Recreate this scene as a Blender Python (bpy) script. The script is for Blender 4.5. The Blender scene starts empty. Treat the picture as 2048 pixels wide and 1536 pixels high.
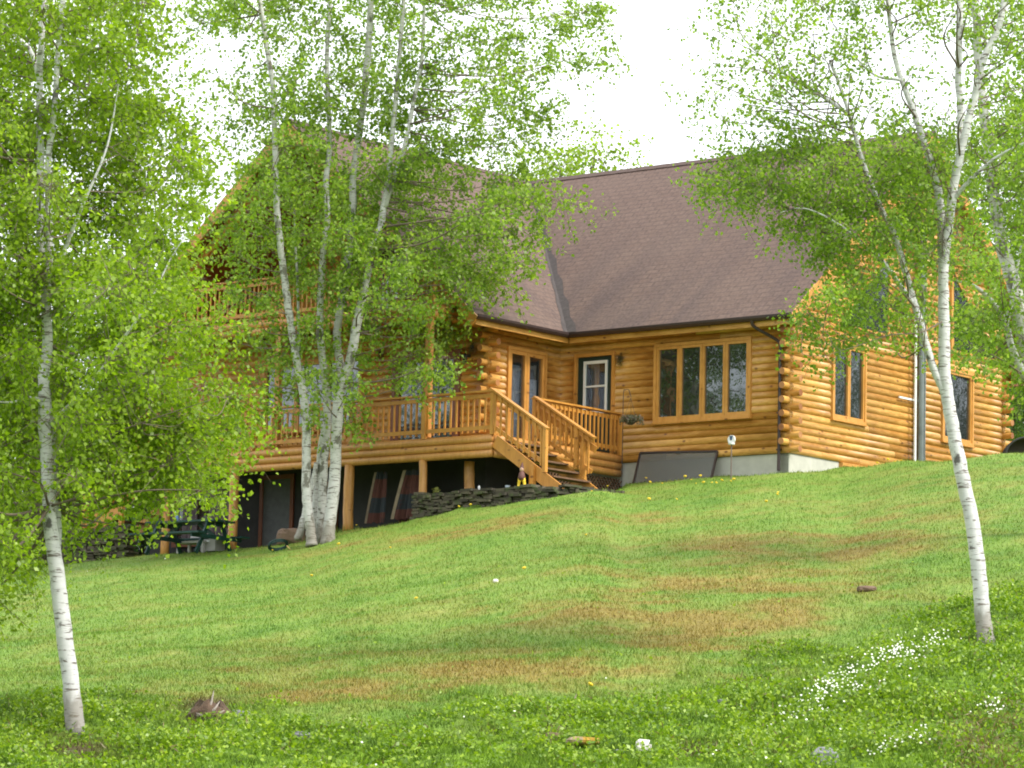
import bpy, math, random
import numpy as np
from mathutils import Vector, Matrix

# ------------------------------------------------------------------ camera
SC = bpy.context.scene
COL = SC.collection
F, PITCH, ROLL, TH = 7000.0, 0.130039421, 0.0231452282, 0.672743617   # focal length in photo pixels, radians
CAMZ = 1.6
cp, sp, cr, sr = math.cos(PITCH), math.sin(PITCH), math.cos(ROLL), math.sin(ROLL)
FW = np.array([0, cp, sp]); UP0 = np.array([0, -sp, cp]); RT0 = np.array([1.0, 0, 0])
RT = cr * RT0 + sr * UP0; UPV = -sr * RT0 + cr * UP0
cam = bpy.data.cameras.new('camera'); camo = bpy.data.objects.new('camera', cam); COL.objects.link(camo)
cam.sensor_width = 36.0; cam.lens = F / 2048 * 36.0; cam.clip_start = 0.5; cam.clip_end = 3000
M = Matrix.Identity(4)
for i in range(3):
    M[i][0] = RT[i]; M[i][1] = UPV[i]; M[i][2] = -FW[i]
M[0][3], M[1][3], M[2][3] = 0, 0, CAMZ
camo.matrix_world = M
SC.camera = camo

# ------------------------------------------------------------------ world, sun, exposure
SUN_EL, SUN_AZ = math.radians(48), math.radians(118)      # azimuth measured clockwise from +Y
w = bpy.data.worlds.new("World"); SC.world = w; w.use_nodes = True
nt = w.node_tree; nt.nodes.clear()
sky = nt.nodes.new('ShaderNodeTexSky'); sky.sky_type = 'NISHITA'; sky.sun_disc = False
sky.sun_elevation = SUN_EL; sky.sun_rotation = SUN_AZ; sky.dust_density = 4; sky.air_density = 1.0
hs = nt.nodes.new('ShaderNodeHueSaturation'); hs.inputs['Saturation'].default_value = 0.25
mx = nt.nodes.new('ShaderNodeMix'); mx.data_type = 'RGBA'; mx.inputs[0].default_value = 0.75
mx.inputs[7].default_value = (9.6, 10.0, 10.4, 1)          # bright even cloud cover
bg = nt.nodes.new('ShaderNodeBackground'); bg.inputs[1].default_value = 0.10
wo = nt.nodes.new('ShaderNodeOutputWorld')
nt.links.new(sky.outputs[0], hs.inputs['Color']); nt.links.new(hs.outputs[0], mx.inputs[6])
nt.links.new(mx.outputs[2], bg.inputs[0]); nt.links.new(bg.outputs[0], wo.inputs[0])
sl = bpy.data.lights.new('sun', 'SUN'); sl.energy = 1.8; sl.angle = math.radians(11); sl.color = (1.0, 0.95, 0.86)
so = bpy.data.objects.new('sun', sl); COL.objects.link(so)
sd = Vector((math.sin(SUN_AZ) * math.cos(SUN_EL), math.cos(SUN_AZ) * math.cos(SUN_EL), math.sin(SUN_EL)))
so.rotation_euler = sd.to_track_quat('Z', 'Y').to_euler(); so.location = (20, -10, 40)
SC.view_settings.view_transform = 'Standard'; SC.view_settings.look = 'None'
SC.view_settings.gamma = 1; SC.view_settings.exposure = 1.2
SC.cycles.filter_width = 1.9; SC.cycles.max_bounces = 8; SC.cycles.transparent_max_bounces = 16

# ------------------------------------------------------------------ geometry helpers
RNG = np.random.default_rng(7); random.seed(7)
def P3(px, py, depth):
    """world point seen at photo pixel (px,py) whose world y is depth (used to take measurements)"""
    d = (px - 1024) / F * RT - (py - 768) / F * UPV + FW
    t = depth / d[1]
    return np.array([d[0] * t, depth, CAMZ + d[2] * t])
def PX(p):
    q = np.asarray(p, float) - np.array([0, 0, CAMZ]); f = q @ FW
    f = np.where(f < 1, 1, f)
    return 1024 + F * (q @ RT) / f, 768 - F * (q @ UPV) / f
C0 = np.array([5.99420686, 75.0, 10.05834426])
U = np.array([math.cos(TH), -math.sin(TH), 0]); V = np.array([math.sin(TH), math.cos(TH), 0])
def H(a, b, z): return np.array([C0[0] + U[0] * a + V[0] * b, C0[1] + U[1] * a + V[1] * b, z])

def tag(o, label=None, cat=None, group=None, kind=None):
    if label: o['label'] = label
    if cat: o['category'] = cat
    if group: o['group'] = group
    if kind: o['kind'] = kind
    return o
def empty(name, loc=(0, 0, 0), rz=0.0):
    o = bpy.data.objects.new(name, None); COL.objects.link(o); o.location = loc; o.rotation_euler = (0, 0, rz)
    o.empty_display_size = 0.2
    return o
def copy_tree(o, parent=None):
    c = o.copy(); COL.objects.link(c)
    if parent: c.parent = parent
    for ch in o.children: copy_tree(ch, c)
    return c
class MB:
    def __init__(s): s.v = []; s.f = []; s.m = []; s.uv = []
    def add(s, vs, fs, m=0, uvs=None):
        o = len(s.v); s.v.extend([tuple(map(float, p)) for p in vs])
        for k, f in enumerate(fs):
            s.f.append([i + o for i in f]); s.m.append(m); s.uv.append(uvs[k] if uvs else None)
    def box(s, x0, x1, y0, y1, z0, z1, m=0, T=None):
        vs = [(x0, y0, z0), (x1, y0, z0), (x1, y1, z0), (x0, y1, z0), (x0, y0, z1), (x1, y0, z1), (x1, y1, z1), (x0, y1, z1)]
        if T: vs = [T(*p) for p in vs]
        s.add(vs, [(0, 3, 2, 1), (4, 5, 6, 7), (0, 1, 5, 4), (1, 2, 6, 5), (2, 3, 7, 6), (3, 0, 4, 7)], m)
    def bar(s, p, q, wd, ht, m=0, up=(0, 0, 1)):
        """rectangular bar from p to q, wd across, ht along up"""
        p = np.array(p, float); q = np.array(q, float); d = q - p; d /= np.linalg.norm(d)
        u = np.array(up, float); sd_ = np.cross(d, u); sd_ /= np.linalg.norm(sd_); u = np.cross(sd_, d)
        vs = [e + sd_ * i * wd / 2 + u * j * ht / 2 for e in (p, q) for i, j in ((-1, -1), (1, -1), (1, 1), (-1, 1))]
        s.add(vs, [(0, 1, 2, 3), (7, 6, 5, 4), (0, 4, 5, 1), (1, 5, 6, 2), (2, 6, 7, 3), (3, 7, 4, 0)], m)
    def tube(s, pts, rad, n=8, m=0, cap=True):
        pts = np.array(pts, float); k = len(pts); rad = np.broadcast_to(np.array(rad, float), (k,))
        t = np.gradient(pts, axis=0); t /= (np.linalg.norm(t, axis=1)[:, None] + 1e-9)
        ref = np.array([0.0, 0, 1]) if abs(t[0][2]) < 0.9 else np.array([1.0, 0, 0])
        vs = []; u = np.cross(t[0], ref)
        for i in range(k):
            u = u - t[i] * (u @ t[i]); u /= (np.linalg.norm(u) + 1e-9); w_ = np.cross(t[i], u)
            for j in range(n):
                a = 2 * math.pi * j / n
                vs.append(pts[i] + rad[i] * (math.cos(a) * u + math.sin(a) * w_))
        fs = [(i * n + j, i * n + (j + 1) % n, (i + 1) * n + (j + 1) % n, (i + 1) * n + j) for i in range(k - 1) for j in range(n)]
        if cap: fs += [tuple(range(n))[::-1], tuple(range((k - 1) * n, k * n))]
        s.add(vs, fs, m)
    def build(s, name, mats, parent=None, smooth=False, uv=False):
        me = bpy.data.meshes.new(name); me.from_pydata(s.v, [], s.f)
        for mm in (mats if isinstance(mats, (list, tuple)) else [mats]): me.materials.append(mm)
        me.polygons.foreach_set('material_index', s.m)
        if uv:
            l = me.uv_layers.new(name='UVMap'); i = 0
            for f, u_ in zip(s.f, s.uv):
                for k in range(len(f)):
                    l.data[i].uv = u_[k] if u_ else (0, 0); i += 1
        if smooth: me.polygons.foreach_set('use_smooth', [True] * len(me.polygons))
        me.update()
        o = bpy.data.objects.new(name, me); COL.objects.link(o)
        if parent: o.parent = parent
        return o
def np_mesh(name, V_, Fq, mat, parent=None, smooth=False, attrs=None):
    """fast mesh from arrays: V_ (n,3), Fq (m,k)"""
    me = bpy.data.meshes.new(name); n, m, k = len(V_), len(Fq), Fq.shape[1]
    me.vertices.add(n); me.vertices.foreach_set('co', np.ascontiguousarray(V_, np.float32).ravel())
    me.loops.add(m * k); me.loops.foreach_set('vertex_index', np.ascontiguousarray(Fq, np.int32).ravel())
    me.polygons.add(m); me.polygons.foreach_set('loop_start', np.arange(0, m * k, k, dtype=np.int32))
    me.polygons.foreach_set('loop_total', np.full(m, k, np.int32))
    if smooth: me.polygons.foreach_set('use_smooth', np.ones(m, bool))
    me.update(calc_edges=True)
    for an, av in (attrs or {}).items():
        at = me.attributes.new(an, 'FLOAT', 'POINT'); at.data.foreach_set('value', np.ascontiguousarray(av, np.float32))
    me.materials.append(mat)
    o = bpy.data.objects.new(name, me); COL.objects.link(o)
    if parent: o.parent = parent
    return o

# value noise in numpy
_G = np.random.default_rng(3).random((256, 256))
def vn(x, y, s=0):
    x = np.asarray(x, float) + 17.3 * s; y = np.asarray(y, float) + 9.7 * s
    xi = np.floor(x).astype(int); yi = np.floor(y).astype(int); fx = x - xi; fy = y - yi
    fx = fx * fx * (3 - 2 * fx); fy = fy * fy * (3 - 2 * fy); g = lambda i, j: _G[i & 255, j & 255]
    return (g(xi, yi) * (1 - fx) + g(xi + 1, yi) * fx) * (1 - fy) + (g(xi, yi + 1) * (1 - fx) + g(xi + 1, yi + 1) * fx) * fy
def fbm(x, y, o=4, s=0):
    r = 0; a = 0.5; tot = 0
    for k in range(o): r = r + a * vn(x * 2 ** k, y * 2 ** k, s + k); tot += a; a *= 0.55
    return r / tot

# ------------------------------------------------------------------ materials
def nodes(name):
    m = bpy.data.materials.new(name); m.use_nodes = True; t = m.node_tree
    return m, t, t.nodes['Principled BSDF']
def N(t, typ, **kw):
    n = t.nodes.new(typ)
    for k, v in kw.items():
        if k.startswith('_'): setattr(n, k[1:], v)
        else: n.inputs[k.replace('_', ' ')].default_value = v
    return n
def ramp(t, src, stops):
    r = t.nodes.new('ShaderNodeValToRGB'); e = r.color_ramp.elements
    e[0].position, e[0].color = stops[0][0], (*stops[0][1], 1); e[1].position, e[1].color = stops[-1][0], (*stops[-1][1], 1)
    for p, c in stops[1:-1]:
        x = e.new(p); x.color = (*c, 1)
    t.links.new(src, r.inputs[0]); return r.outputs[0]
def mix(t, fac, a, b, mode='MIX'):
    n = t.nodes.new('ShaderNodeMix'); n.data_type = 'RGBA'; n.blend_type = mode
    for sock, v in ((n.inputs[0], fac), (n.inputs[6], a), (n.inputs[7], b)):
        if isinstance(v, (int, float)): sock.default_value = v
        elif isinstance(v, tuple): sock.default_value = (*v, 1)
        else: t.links.new(v, sock)
    return n.outputs[2]
def coords(t, scale=(1, 1, 1), rot=(0, 0, 0), kind='Object'):
    tc = t.nodes.new('ShaderNodeTexCoord'); mp = t.nodes.new('ShaderNodeMapping')
    mp.inputs['Scale'].default_value = scale; mp.inputs['Rotation'].default_value = rot
    t.links.new(tc.outputs[kind], mp.inputs[0]); return mp.outputs[0]
def noise(t, vec, scale, detail=4, rough=0.6, dist=0.0):
    n = N(t, 'ShaderNodeTexNoise', Scale=scale, Detail=detail, Roughness=rough, Distortion=dist)
    t.links.new(vec, n.inputs['Vector']); return n.outputs[0]
def bump(t, bs, h, strength, dist=0.02):
    b = N(t, 'ShaderNodeBump', Strength=strength, Distance=dist); t.links.new(h, b.inputs['Height']); t.links.new(b.outputs[0], bs.inputs['Normal'])
def plain(name, col, rough=0.6, var=0.15, scale=6.0, metal=0.0, bmp=0.0):
    m, t, b = nodes(name); v = coords(t); n = noise(t, v, scale)
    c = ramp(t, n, [(0.3, tuple(x * (1 - var) for x in col)), (0.7, tuple(min(1, x * (1 + var)) for x in col))])
    t.links.new(c, b.inputs['Base Color']); b.inputs['Roughness'].default_value = rough; b.inputs['Metallic'].default_value = metal
    if bmp: bump(t, b, noise(t, v, scale * 5), bmp)
    return m
def wood(name, c1, c2, knots=(0.14, 0.045, 0.012), stretch=(1, 1, 1), rough=0.42, island=0.35):
    m, t, b = nodes(name); v = coords(t, stretch)
    g = noise(t, v, 3.0, 6, 0.65, 0.6)
    gi = t.nodes.new('ShaderNodeNewGeometry')
    a = N(t, 'ShaderNodeMath', _operation='MULTIPLY_ADD'); t.links.new(gi.outputs['Random Per Island'], a.inputs[0])
    a.inputs[1].default_value = island; t.links.new(g, a.inputs[2])
    s = N(t, 'ShaderNodeMath', _operation='SUBTRACT'); t.links.new(a.outputs[0], s.inputs[0]); s.inputs[1].default_value = island / 2
    c = ramp(t, s.outputs[0], [(0.3, c1), (0.72, c2)])
    vo = N(t, 'ShaderNodeTexVoronoi', Scale=2.6); t.links.new(coords(t, (1, 1, 1.6)), vo.inputs['Vector'])
    k = ramp(t, vo.outputs['Distance'], [(0.06, (0.9, 0.9, 0.9)), (0.15, (0, 0, 0))])
    c = mix(t, k, c, knots)
    c = mix(t, ramp(t, noise(t, coords(t, (.8, .8, 1.5)), 1.0, 4), [(0.5, (0, 0, 0)), (0.72, (.45, .45, .45))]), c, tuple(x * .62 for x in c1))
    t.links.new(c, b.inputs['Base Color']); b.inputs['Roughness'].default_value = rough
    bump(t, b, noise(t, v, 30), 0.15, 0.01)
    return m
M_LOG = wood('varnished_log', (0.38, 0.165, 0.026), (0.67, 0.37, 0.10), stretch=(1, 1, 5))
M_LOGEND = wood('log_end_grain', (0.25, 0.09, 0.03), (0.42, 0.19, 0.07), island=0.5)
M_TRIM = wood('window_trim_wood', (0.46, 0.20, 0.035), (0.62, 0.31, 0.08), stretch=(3, 3, 1), island=0.15)
M_DECK = wood('deck_wood', (0.42, 0.175, 0.028), (0.60, 0.28, 0.055), stretch=(4, 4, 1), island=0.3)
M_RED = wood('red_brown_wood', (0.16, 0.05, 0.022), (0.24, 0.08, 0.035), stretch=(3, 3, 1))
M_POST = wood('peeled_post', (0.40, 0.17, 0.04), (0.60, 0.30, 0.085), stretch=(6, 6, 1))
M_TREAD = wood('weathered_tread', (0.10, 0.052, 0.028), (0.19, 0.105, 0.055), stretch=(1, 5, 1), rough=0.8)
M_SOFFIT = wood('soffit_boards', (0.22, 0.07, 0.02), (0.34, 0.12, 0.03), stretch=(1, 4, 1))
M_CONC = plain('foundation_concrete', (0.46, 0.45, 0.40), 0.9, 0.12, 3, bmp=0.1)
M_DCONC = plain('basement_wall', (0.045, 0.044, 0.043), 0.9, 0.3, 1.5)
M_GUT = plain('brown_gutter', (0.035, 0.02, 0.018), 0.45, 0.2)
M_GREEN = plain('dark_green_paint', (0.008, 0.028, 0.024), 0.4, 0.2)
M_WHITE = plain('white_paint', (0.72, 0.73, 0.74), 0.4, 0.04)
M_BRASS = plain('brass', (0.7, 0.5, 0.2), 0.3, 0.1, metal=1)
M_STEEL = plain('bare_steel', (0.55, 0.55, 0.55), 0.35, 0.1, metal=1)
M_PIPE = plain('stove_pipe_metal', (0.17, 0.19, 0.175), 0.28, 0.3, 2, metal=0.8)
M_IRON = plain('black_iron', (0.02, 0.02, 0.02), 0.5)
M_PIC = plain('picnic_green', (0.006, 0.04, 0.034), 0.5, 0.35)
M_PLAST = plain('pale_plastic', (0.42, 0.40, 0.40), 0.5, 0.1)
M_CURT = plain('window_curtain', (0.30, 0.36, 0.46), 0.9, 0.25, 2)
def m_roof():
    m, t, b = nodes('asphalt_shingles'); uv = coords(t, kind='UV')
    br = N(t, 'ShaderNodeTexBrick', Scale=1.0, Mortar_Size=0.022, Brick_Width=0.36, Row_Height=0.19, Bias=0.0)
    br.offset = 0.5; br.inputs['Color1'].default_value = (0.112, 0.068, 0.050, 1); br.inputs['Color2'].default_value = (0.135, 0.087, 0.066, 1)
    br.inputs['Mortar'].default_value = (0.062, 0.039, 0.031, 1); t.links.new(uv, br.inputs['Vector'])
    # a broad tonal drift and dark algae streaks running down the slope
    n1 = noise(t, coords(t, (0.9, 0.16, 1), (0, 0, .28), kind='UV'), 1.0, 4, 0.6)
    st = ramp(t, n1, [(0.44, (0, 0, 0)), (0.62, (0.8, 0.8, 0.8))])
    sx = t.nodes.new('ShaderNodeSeparateXYZ'); tc = t.nodes.new('ShaderNodeTexCoord'); t.links.new(tc.outputs['UV'], sx.inputs[0])
    lo = ramp(t, sx.outputs[1], [(0.0, (1, 1, 1)), (1.0, (0, 0, 0))])
    mr = N(t, 'ShaderNodeMapRange'); t.links.new(sx.outputs[1], mr.inputs[0]); mr.inputs[1].default_value = 0.3; mr.inputs[2].default_value = 6.5
    mr.inputs[3].default_value = 1.0; mr.inputs[4].default_value = 0.0
    f = N(t, 'ShaderNodeMath', _operation='MULTIPLY'); t.links.new(st, f.inputs[0]); t.links.new(mr.outputs[0], f.inputs[1])
    c = mix(t, f.outputs[0], br.outputs[0], (0.028, 0.022, 0.026))
    n2 = noise(t, uv, 0.5, 3); c = mix(t, ramp(t, n2, [(0.3, (0, 0, 0)), (0.75, (0.5, 0.5, 0.5))]), c, (0.150, 0.103, 0.080))
    n3 = noise(t, uv, 14, 2); c = mix(t, 0.35, c, ramp(t, n3, [(0.3, (0.05, 0.028, 0.024)), (0.7, (0.20, 0.13, 0.115))]))
    t.links.new(c, b.inputs['Base Color']); b.inputs['Roughness'].default_value = 0.9
    bump(t, b, br.outputs['Fac'], -0.35, 0.02); return m
M_ROOF = m_roof()
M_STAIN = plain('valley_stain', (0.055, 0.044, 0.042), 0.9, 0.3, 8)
def m_glass(name, dark=(0.012, 0.016, 0.015), gl=0.13, clear=0.0, wav=0.12):
    m, t, b = nodes(name); out = t.nodes['Material Output']
    b.inputs['Base Color'].default_value = (*dark, 1); b.inputs['Roughness'].default_value = 0.25
    g = t.nodes.new('ShaderNodeBsdfGlossy'); g.inputs['Roughness'].default_value = 0.02; g.inputs['Color'].default_value = (0.9, 0.95, 1, 1)
    bn = N(t, 'ShaderNodeBump', Strength=wav, Distance=0.05); t.links.new(noise(t, coords(t), 2.2, 2, 0.5), bn.inputs['Height']); t.links.new(bn.outputs[0], g.inputs['Normal'])
    base = b.outputs[0]
    if clear:
        tr = t.nodes.new('ShaderNodeBsdfTransparent'); ms = t.nodes.new('ShaderNodeMixShader'); ms.inputs[0].default_value = clear
        t.links.new(b.outputs[0], ms.inputs[1]); t.links.new(tr.outputs[0], ms.inputs[2]); base = ms.outputs[0]
    m2 = t.nodes.new('ShaderNodeMixShader'); m2.inputs[0].default_value = gl
    t.links.new(base, m2.inputs[1]); t.links.new(g.outputs[0], m2.inputs[2]); t.links.new(m2.outputs[0], out.inputs[0]); return m
M_GLASS = m_glass('dark_window_glass')
M_CLEAR = m_glass('curtained_glass', clear=0.75, gl=0.1)
def m_leaf(name, cols, trans=0.45):
    m, t, b = nodes(name); out = t.nodes['Material Output']; gi = t.nodes.new('ShaderNodeNewGeometry')
    nz = noise(t, coords(t), 0.9, 2)
    a = N(t, 'ShaderNodeMath', _operation='ADD'); t.links.new(gi.outputs['Random Per Island'], a.inputs[0]); t.links.new(nz, a.inputs[1])
    h = N(t, 'ShaderNodeMath', _operation='MULTIPLY'); t.links.new(a.outputs[0], h.inputs[0]); h.inputs[1].default_value = 0.5
    n = len(cols); c = ramp(t, h.outputs[0], [(0.2 + 0.6 * i / (n - 1), cc) for i, cc in enumerate(cols)])
    t.links.new(c, b.inputs['Base Color']); b.inputs['Roughness'].default_value = 0.42
    tl = t.nodes.new('ShaderNodeBsdfTranslucent'); t.links.new(mix(t, 1.0, c, (1.25, 1.35, 0.5), 'MULTIPLY'), tl.inputs[0])
    ms = t.nodes.new('ShaderNodeMixShader'); ms.inputs[0].default_value = trans
    t.links.new(b.outputs[0], ms.inputs[1]); t.links.new(tl.outputs[0], ms.inputs[2]); t.links.new(ms.outputs[0], out.inputs[0]); return m
M_LEAF_L = m_leaf('spring_leaves', [(0.12, 0.20, 0.010), (0.235, 0.35, 0.018), (0.38, 0.50, 0.06)], 0.58)
M_LEAF_C = m_leaf('birch_leaves', [(0.10, 0.185, 0.018), (0.21, 0.325, 0.036), (0.36, 0.47, 0.11)], 0.6)
M_LEAF_B = m_leaf('woodland_leaves', [(0.035, 0.10, 0.012), (0.07, 0.17, 0.018), (0.12, 0.25, 0.03)])
M_NEEDLE = m_leaf('spruce_needles', [(0.012, 0.04, 0.018), (0.025, 0.065, 0.025), (0.04, 0.09, 0.03)], 0.15)
M_WEED = m_leaf('ground_cover_leaves', [(0.07, 0.15, 0.008), (0.185, 0.30, 0.012), (0.33, 0.45, 0.03)], 0.35)
M_DRYW = m_leaf('dry_brush', [(0.10, 0.055, 0.03), (0.20, 0.13, 0.06), (0.14, 0.17, 0.04)], 0.3)
M_PETAL = plain('white_petals', (0.78, 0.80, 0.68), 0.6, 0.03)
M_YEL = plain('yellow_petals', (0.75, 0.52, 0.02), 0.6, 0.1)
def m_bark(name, white=(0.62, 0.61, 0.61), dark=(0.06, 0.05, 0.045), patch=0.60):
    m, t, b = nodes(name)
    n1 = noise(t, coords(t, (5, 5, 34)), 1.0, 3, 0.6, 0.4)
    n2 = noise(t, coords(t, (2.2, 2.2, 1.6)), 1.6, 4, 0.65)
    base = ramp(t, noise(t, coords(t, (3, 3, 9)), 1.5, 4), [(0.3, tuple(x * 0.78 for x in white)), (0.65, white)])
    c = mix(t, ramp(t, n1, [(0.565, (0, 0, 0)), (0.64, (1, 1, 1))]), base, (0.15, 0.125, 0.11))
    c = mix(t, ramp(t, n2, [(patch, (0, 0, 0)), (patch + 0.07, (0.9, 0.9, 0.9))]), c, dark)
    sx = t.nodes.new('ShaderNodeSeparateXYZ'); t.links.new(coords(t), sx.inputs[0])
    az = N(t, 'ShaderNodeMath', _operation='MULTIPLY_ADD'); t.links.new(noise(t, coords(t, (6, 6, 2)), 1.5, 4), az.inputs[0]); az.inputs[1].default_value = -.62; t.links.new(sx.outputs[2], az.inputs[2])
    c = mix(t, ramp(t, az.outputs[0], [(0.0, (0.7, 0.7, 0.7)), (0.25, (0, 0, 0))]), c, (0.16, 0.135, 0.10))
    t.links.new(c, b.inputs['Base Color']); b.inputs['Roughness'].default_value = 0.75
    bump(t, b, n1, 0.4, 0.01); return m
M_BARK = m_bark('white_birch_bark'); M_BARKG = m_bark('grey_birch_bark', (0.55, 0.54, 0.52), (0.12, 0.11, 0.085), 0.555)
M_TWIG = plain('twig_bark', (0.16, 0.12, 0.09), 0.8, 0.3, 3)
M_BROWNBARK = plain('brown_bark', (0.07, 0.055, 0.045), 0.9, 0.3, 5)
def m_ground(name, blade):
    m, t, b = nodes(name)
    def attr(n_): 
        x = t.nodes.new('ShaderNodeAttribute'); x.attribute_name = n_; return x.outputs['Fac']
    v = coords(t)
    g = ramp(t, noise(t, coords(t, (1, .6, 1)), 0.75, 7, 0.75, 0.4), [(0.34, (0.100, 0.20, 0.024)), (0.5, (0.155, 0.258, 0.038)), (0.68, (0.245, 0.305, 0.068))])
    d = ramp(t, noise(t, v, 2.6, 5, 0.7), [(0.3, (0.22, 0.105, 0.030)), (0.55, (0.30, 0.185, 0.055)), (0.8, (0.26, 0.25, 0.06))])
    c = mix(t, attr('dry'), g, d)
    c = mix(t, attr('lush'), c, ramp(t, noise(t, v, 3.5, 4, 0.7), [(0.35, (0.06, 0.12, 0.012)), (0.65, (0.17, 0.29, 0.022))]))
    c = mix(t, attr('soil'), c, (0.085, 0.052, 0.03))
    if blade:
        gi = t.nodes.new('ShaderNodeNewGeometry')
        c = mix(t, 1.0, c, ramp(t, gi.outputs['Random Per Island'], [(0, (0.80, 0.82, 0.8)), (1, (1.16, 1.14, 1.1))]), 'MULTIPLY')
    else:
        c = mix(t, 1.0, c, ramp(t, noise(t, v, 14, 3), [(0.3, (0.6, 0.6, 0.6)), (0.7, (1.15, 1.15, 1.1))]), 'MULTIPLY')
        bump(t, b, noise(t, v, 9, 4), 0.7, 0.06)
    t.links.new(c, b.inputs['Base Color']); b.inputs['Roughness'].default_value = 0.8
    if 'Specular IOR Level' in b.inputs: b.inputs['Specular IOR Level'].default_value = 0.2
    return m
M_LAWN = m_ground('lawn_soil_and_turf', False); M_BLADE = m_ground('grass_blades', True)
def m_stone(name, c1, c2, lich=None):
    m, t, b = nodes(name); v = coords(t); gi = t.nodes.new('ShaderNodeNewGeometry')
    a = N(t, 'ShaderNodeMath', _operation='ADD'); t.links.new(gi.outputs['Random Per Island'], a.inputs[0]); t.links.new(noise(t, v, 7, 5, .7), a.inputs[1])
    h = N(t, 'ShaderNodeMath', _operation='MULTIPLY'); t.links.new(a.outputs[0], h.inputs[0]); h.inputs[1].default_value = .5
    c = ramp(t, h.outputs[0], [(.25, c1), (.75, c2)])
    if lich: c = mix(t, ramp(t, noise(t, v, 5, 3), [(.5, (0, 0, 0)), (.6, (1, 1, 1))]), c, lich)
    t.links.new(c, b.inputs['Base Color']); b.inputs['Roughness'].default_value = .9; bump(t, b, noise(t, v, 12, 5), .6, .03); return m
M_SLATE = m_stone('mossy_slate', (0.040, 0.034, 0.024), (0.125, 0.105, 0.072), (0.065, 0.075, 0.03))
M_ROCKG = m_stone('grey_rock', (0.12, 0.125, 0.13), (0.24, 0.24, 0.25))
M_ROCKW = m_stone('white_rock', (0.66, 0.60, 0.56), (0.82, 0.78, 0.74))
M_ROCKO = m_stone('lichen_rock', (0.19, 0.14, 0.09), (0.32, 0.25, 0.15), (0.42, 0.24, 0.03))
M_ROCKB = m_stone('brown_rock', (0.09, 0.055, 0.035), (0.2, 0.13, 0.09))

# ------------------------------------------------------------------ terrain
COLS = [(-900, 1150, 86, 8.6), (-300, 1140, 85, 8.4), (0, 1130, 83, None), (300, 1109, 79.5, None), (465, 1097, 78.6, None), (620, 1079, 77.2, None), (700, 1057, 76.4, None),
        (838, 1038, 74.9, None), (870, 1031, 74.6, 8.95), (1000, 1009, 73.6, 9.0), (1120, 991, 72.6, 8.95), (1200, 977, 72.9, 9.05), (1250, 962, 77.6, None), (1440, 950, 76.0, None),
        (1577, 943, 74.9, None), (1680, 932, 76.5, None), (1800, 922, 74.0, 9.9), (2000, 906, 72.0, 9.8), (2400, 885, 70, 9.9), (3200, 850, 68, 10.2)]
TY = np.arange(0, 130, 0.25); _tt = []; _zz = []
for px, pyt, dt, zb in COLS:
    ys, zs = [0, 12, 26], [0, 0.1, 0.9]
    for k in range(15):
        u_ = k / 14; dd = 1 / ((1 - u_) / 38 + u_ / dt); p = P3(px, 1536 + (pyt - 1536) * u_, dd); ys.append(dd); zs.append(p[2])
    zl = zs[-1]; zb = zl if zb is None else zb
    ys += [dt + 0.45, 92, 130]; zs += [zb, zb + 0.1, 9.6]
    m_ = P3(px, pyt, dt); _tt.append(m_[0] / m_[1]); _zz.append(np.interp(TY, ys, zs))
_tt = np.array(_tt); _zz = np.array(_zz)
TT = np.linspace(_tt[0], _tt[-1], 900); ZG = np.array([np.interp(TT, _tt, _zz[:, j]) for j in range(len(TY))])   # (y, t)
def smooth1(A, n, ax):
    k = np.ones(n) / n; pad = n // 2
    A = np.apply_along_axis(lambda r: np.convolve(np.pad(r, pad, mode='edge'), k, mode='valid'), ax, A); return A
ZG = smooth1(smooth1(ZG, 9, 1), 9, 1)
def tz(x, y, rough=True):
    x = np.asarray(x, float); y = np.asarray(y, float); yc = np.clip(y, 0, 129.5); t = np.clip(x / np.maximum(yc, 12), TT[0], TT[-1])
    fy = yc / 0.25; iy = np.minimum(fy.astype(int), len(TY) - 2); fy = fy - iy
    ft = (t - TT[0]) / (TT[1] - TT[0]); it = np.clip(ft.astype(int), 0, len(TT) - 2); ft = ft - it
    z = (ZG[iy, it] * (1 - ft) + ZG[iy, it + 1] * ft) * (1 - fy) + (ZG[iy + 1, it] * (1 - ft) + ZG[iy + 1, it + 1] * ft) * fy
    if rough:
        lu = lushf(x, y); near = np.clip((70 - y) / 12, 0, 1)
        z = z + near * ((fbm(x / 3, y / 3, 3, 5) - .5) * .22 + lu * ((fbm(x / .9, y / .9, 3, 2) - .5) * .55))
    return z
def lushf(x, y):
    """where the unmown ground cover grows: the bank at the bottom and up the right side"""
    p = np.stack([x, y, tz0(x, y)], -1); px, py = PX(p)
    edge = np.interp(px, [0, 300, 560, 700, 1000, 1200, 1400, 1600, 1800, 2050, 2400], [1395, 1385, 1400, 1455, 1420, 1395, 1350, 1300, 1230, 1150, 1080])
    n = (fbm(x / 1.1, y / 1.1, 3, 8) - .5) * 150
    return np.clip((py + n - edge) / 60, 0, 1)
def tz0(x, y): return tz(x, y, False)
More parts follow.
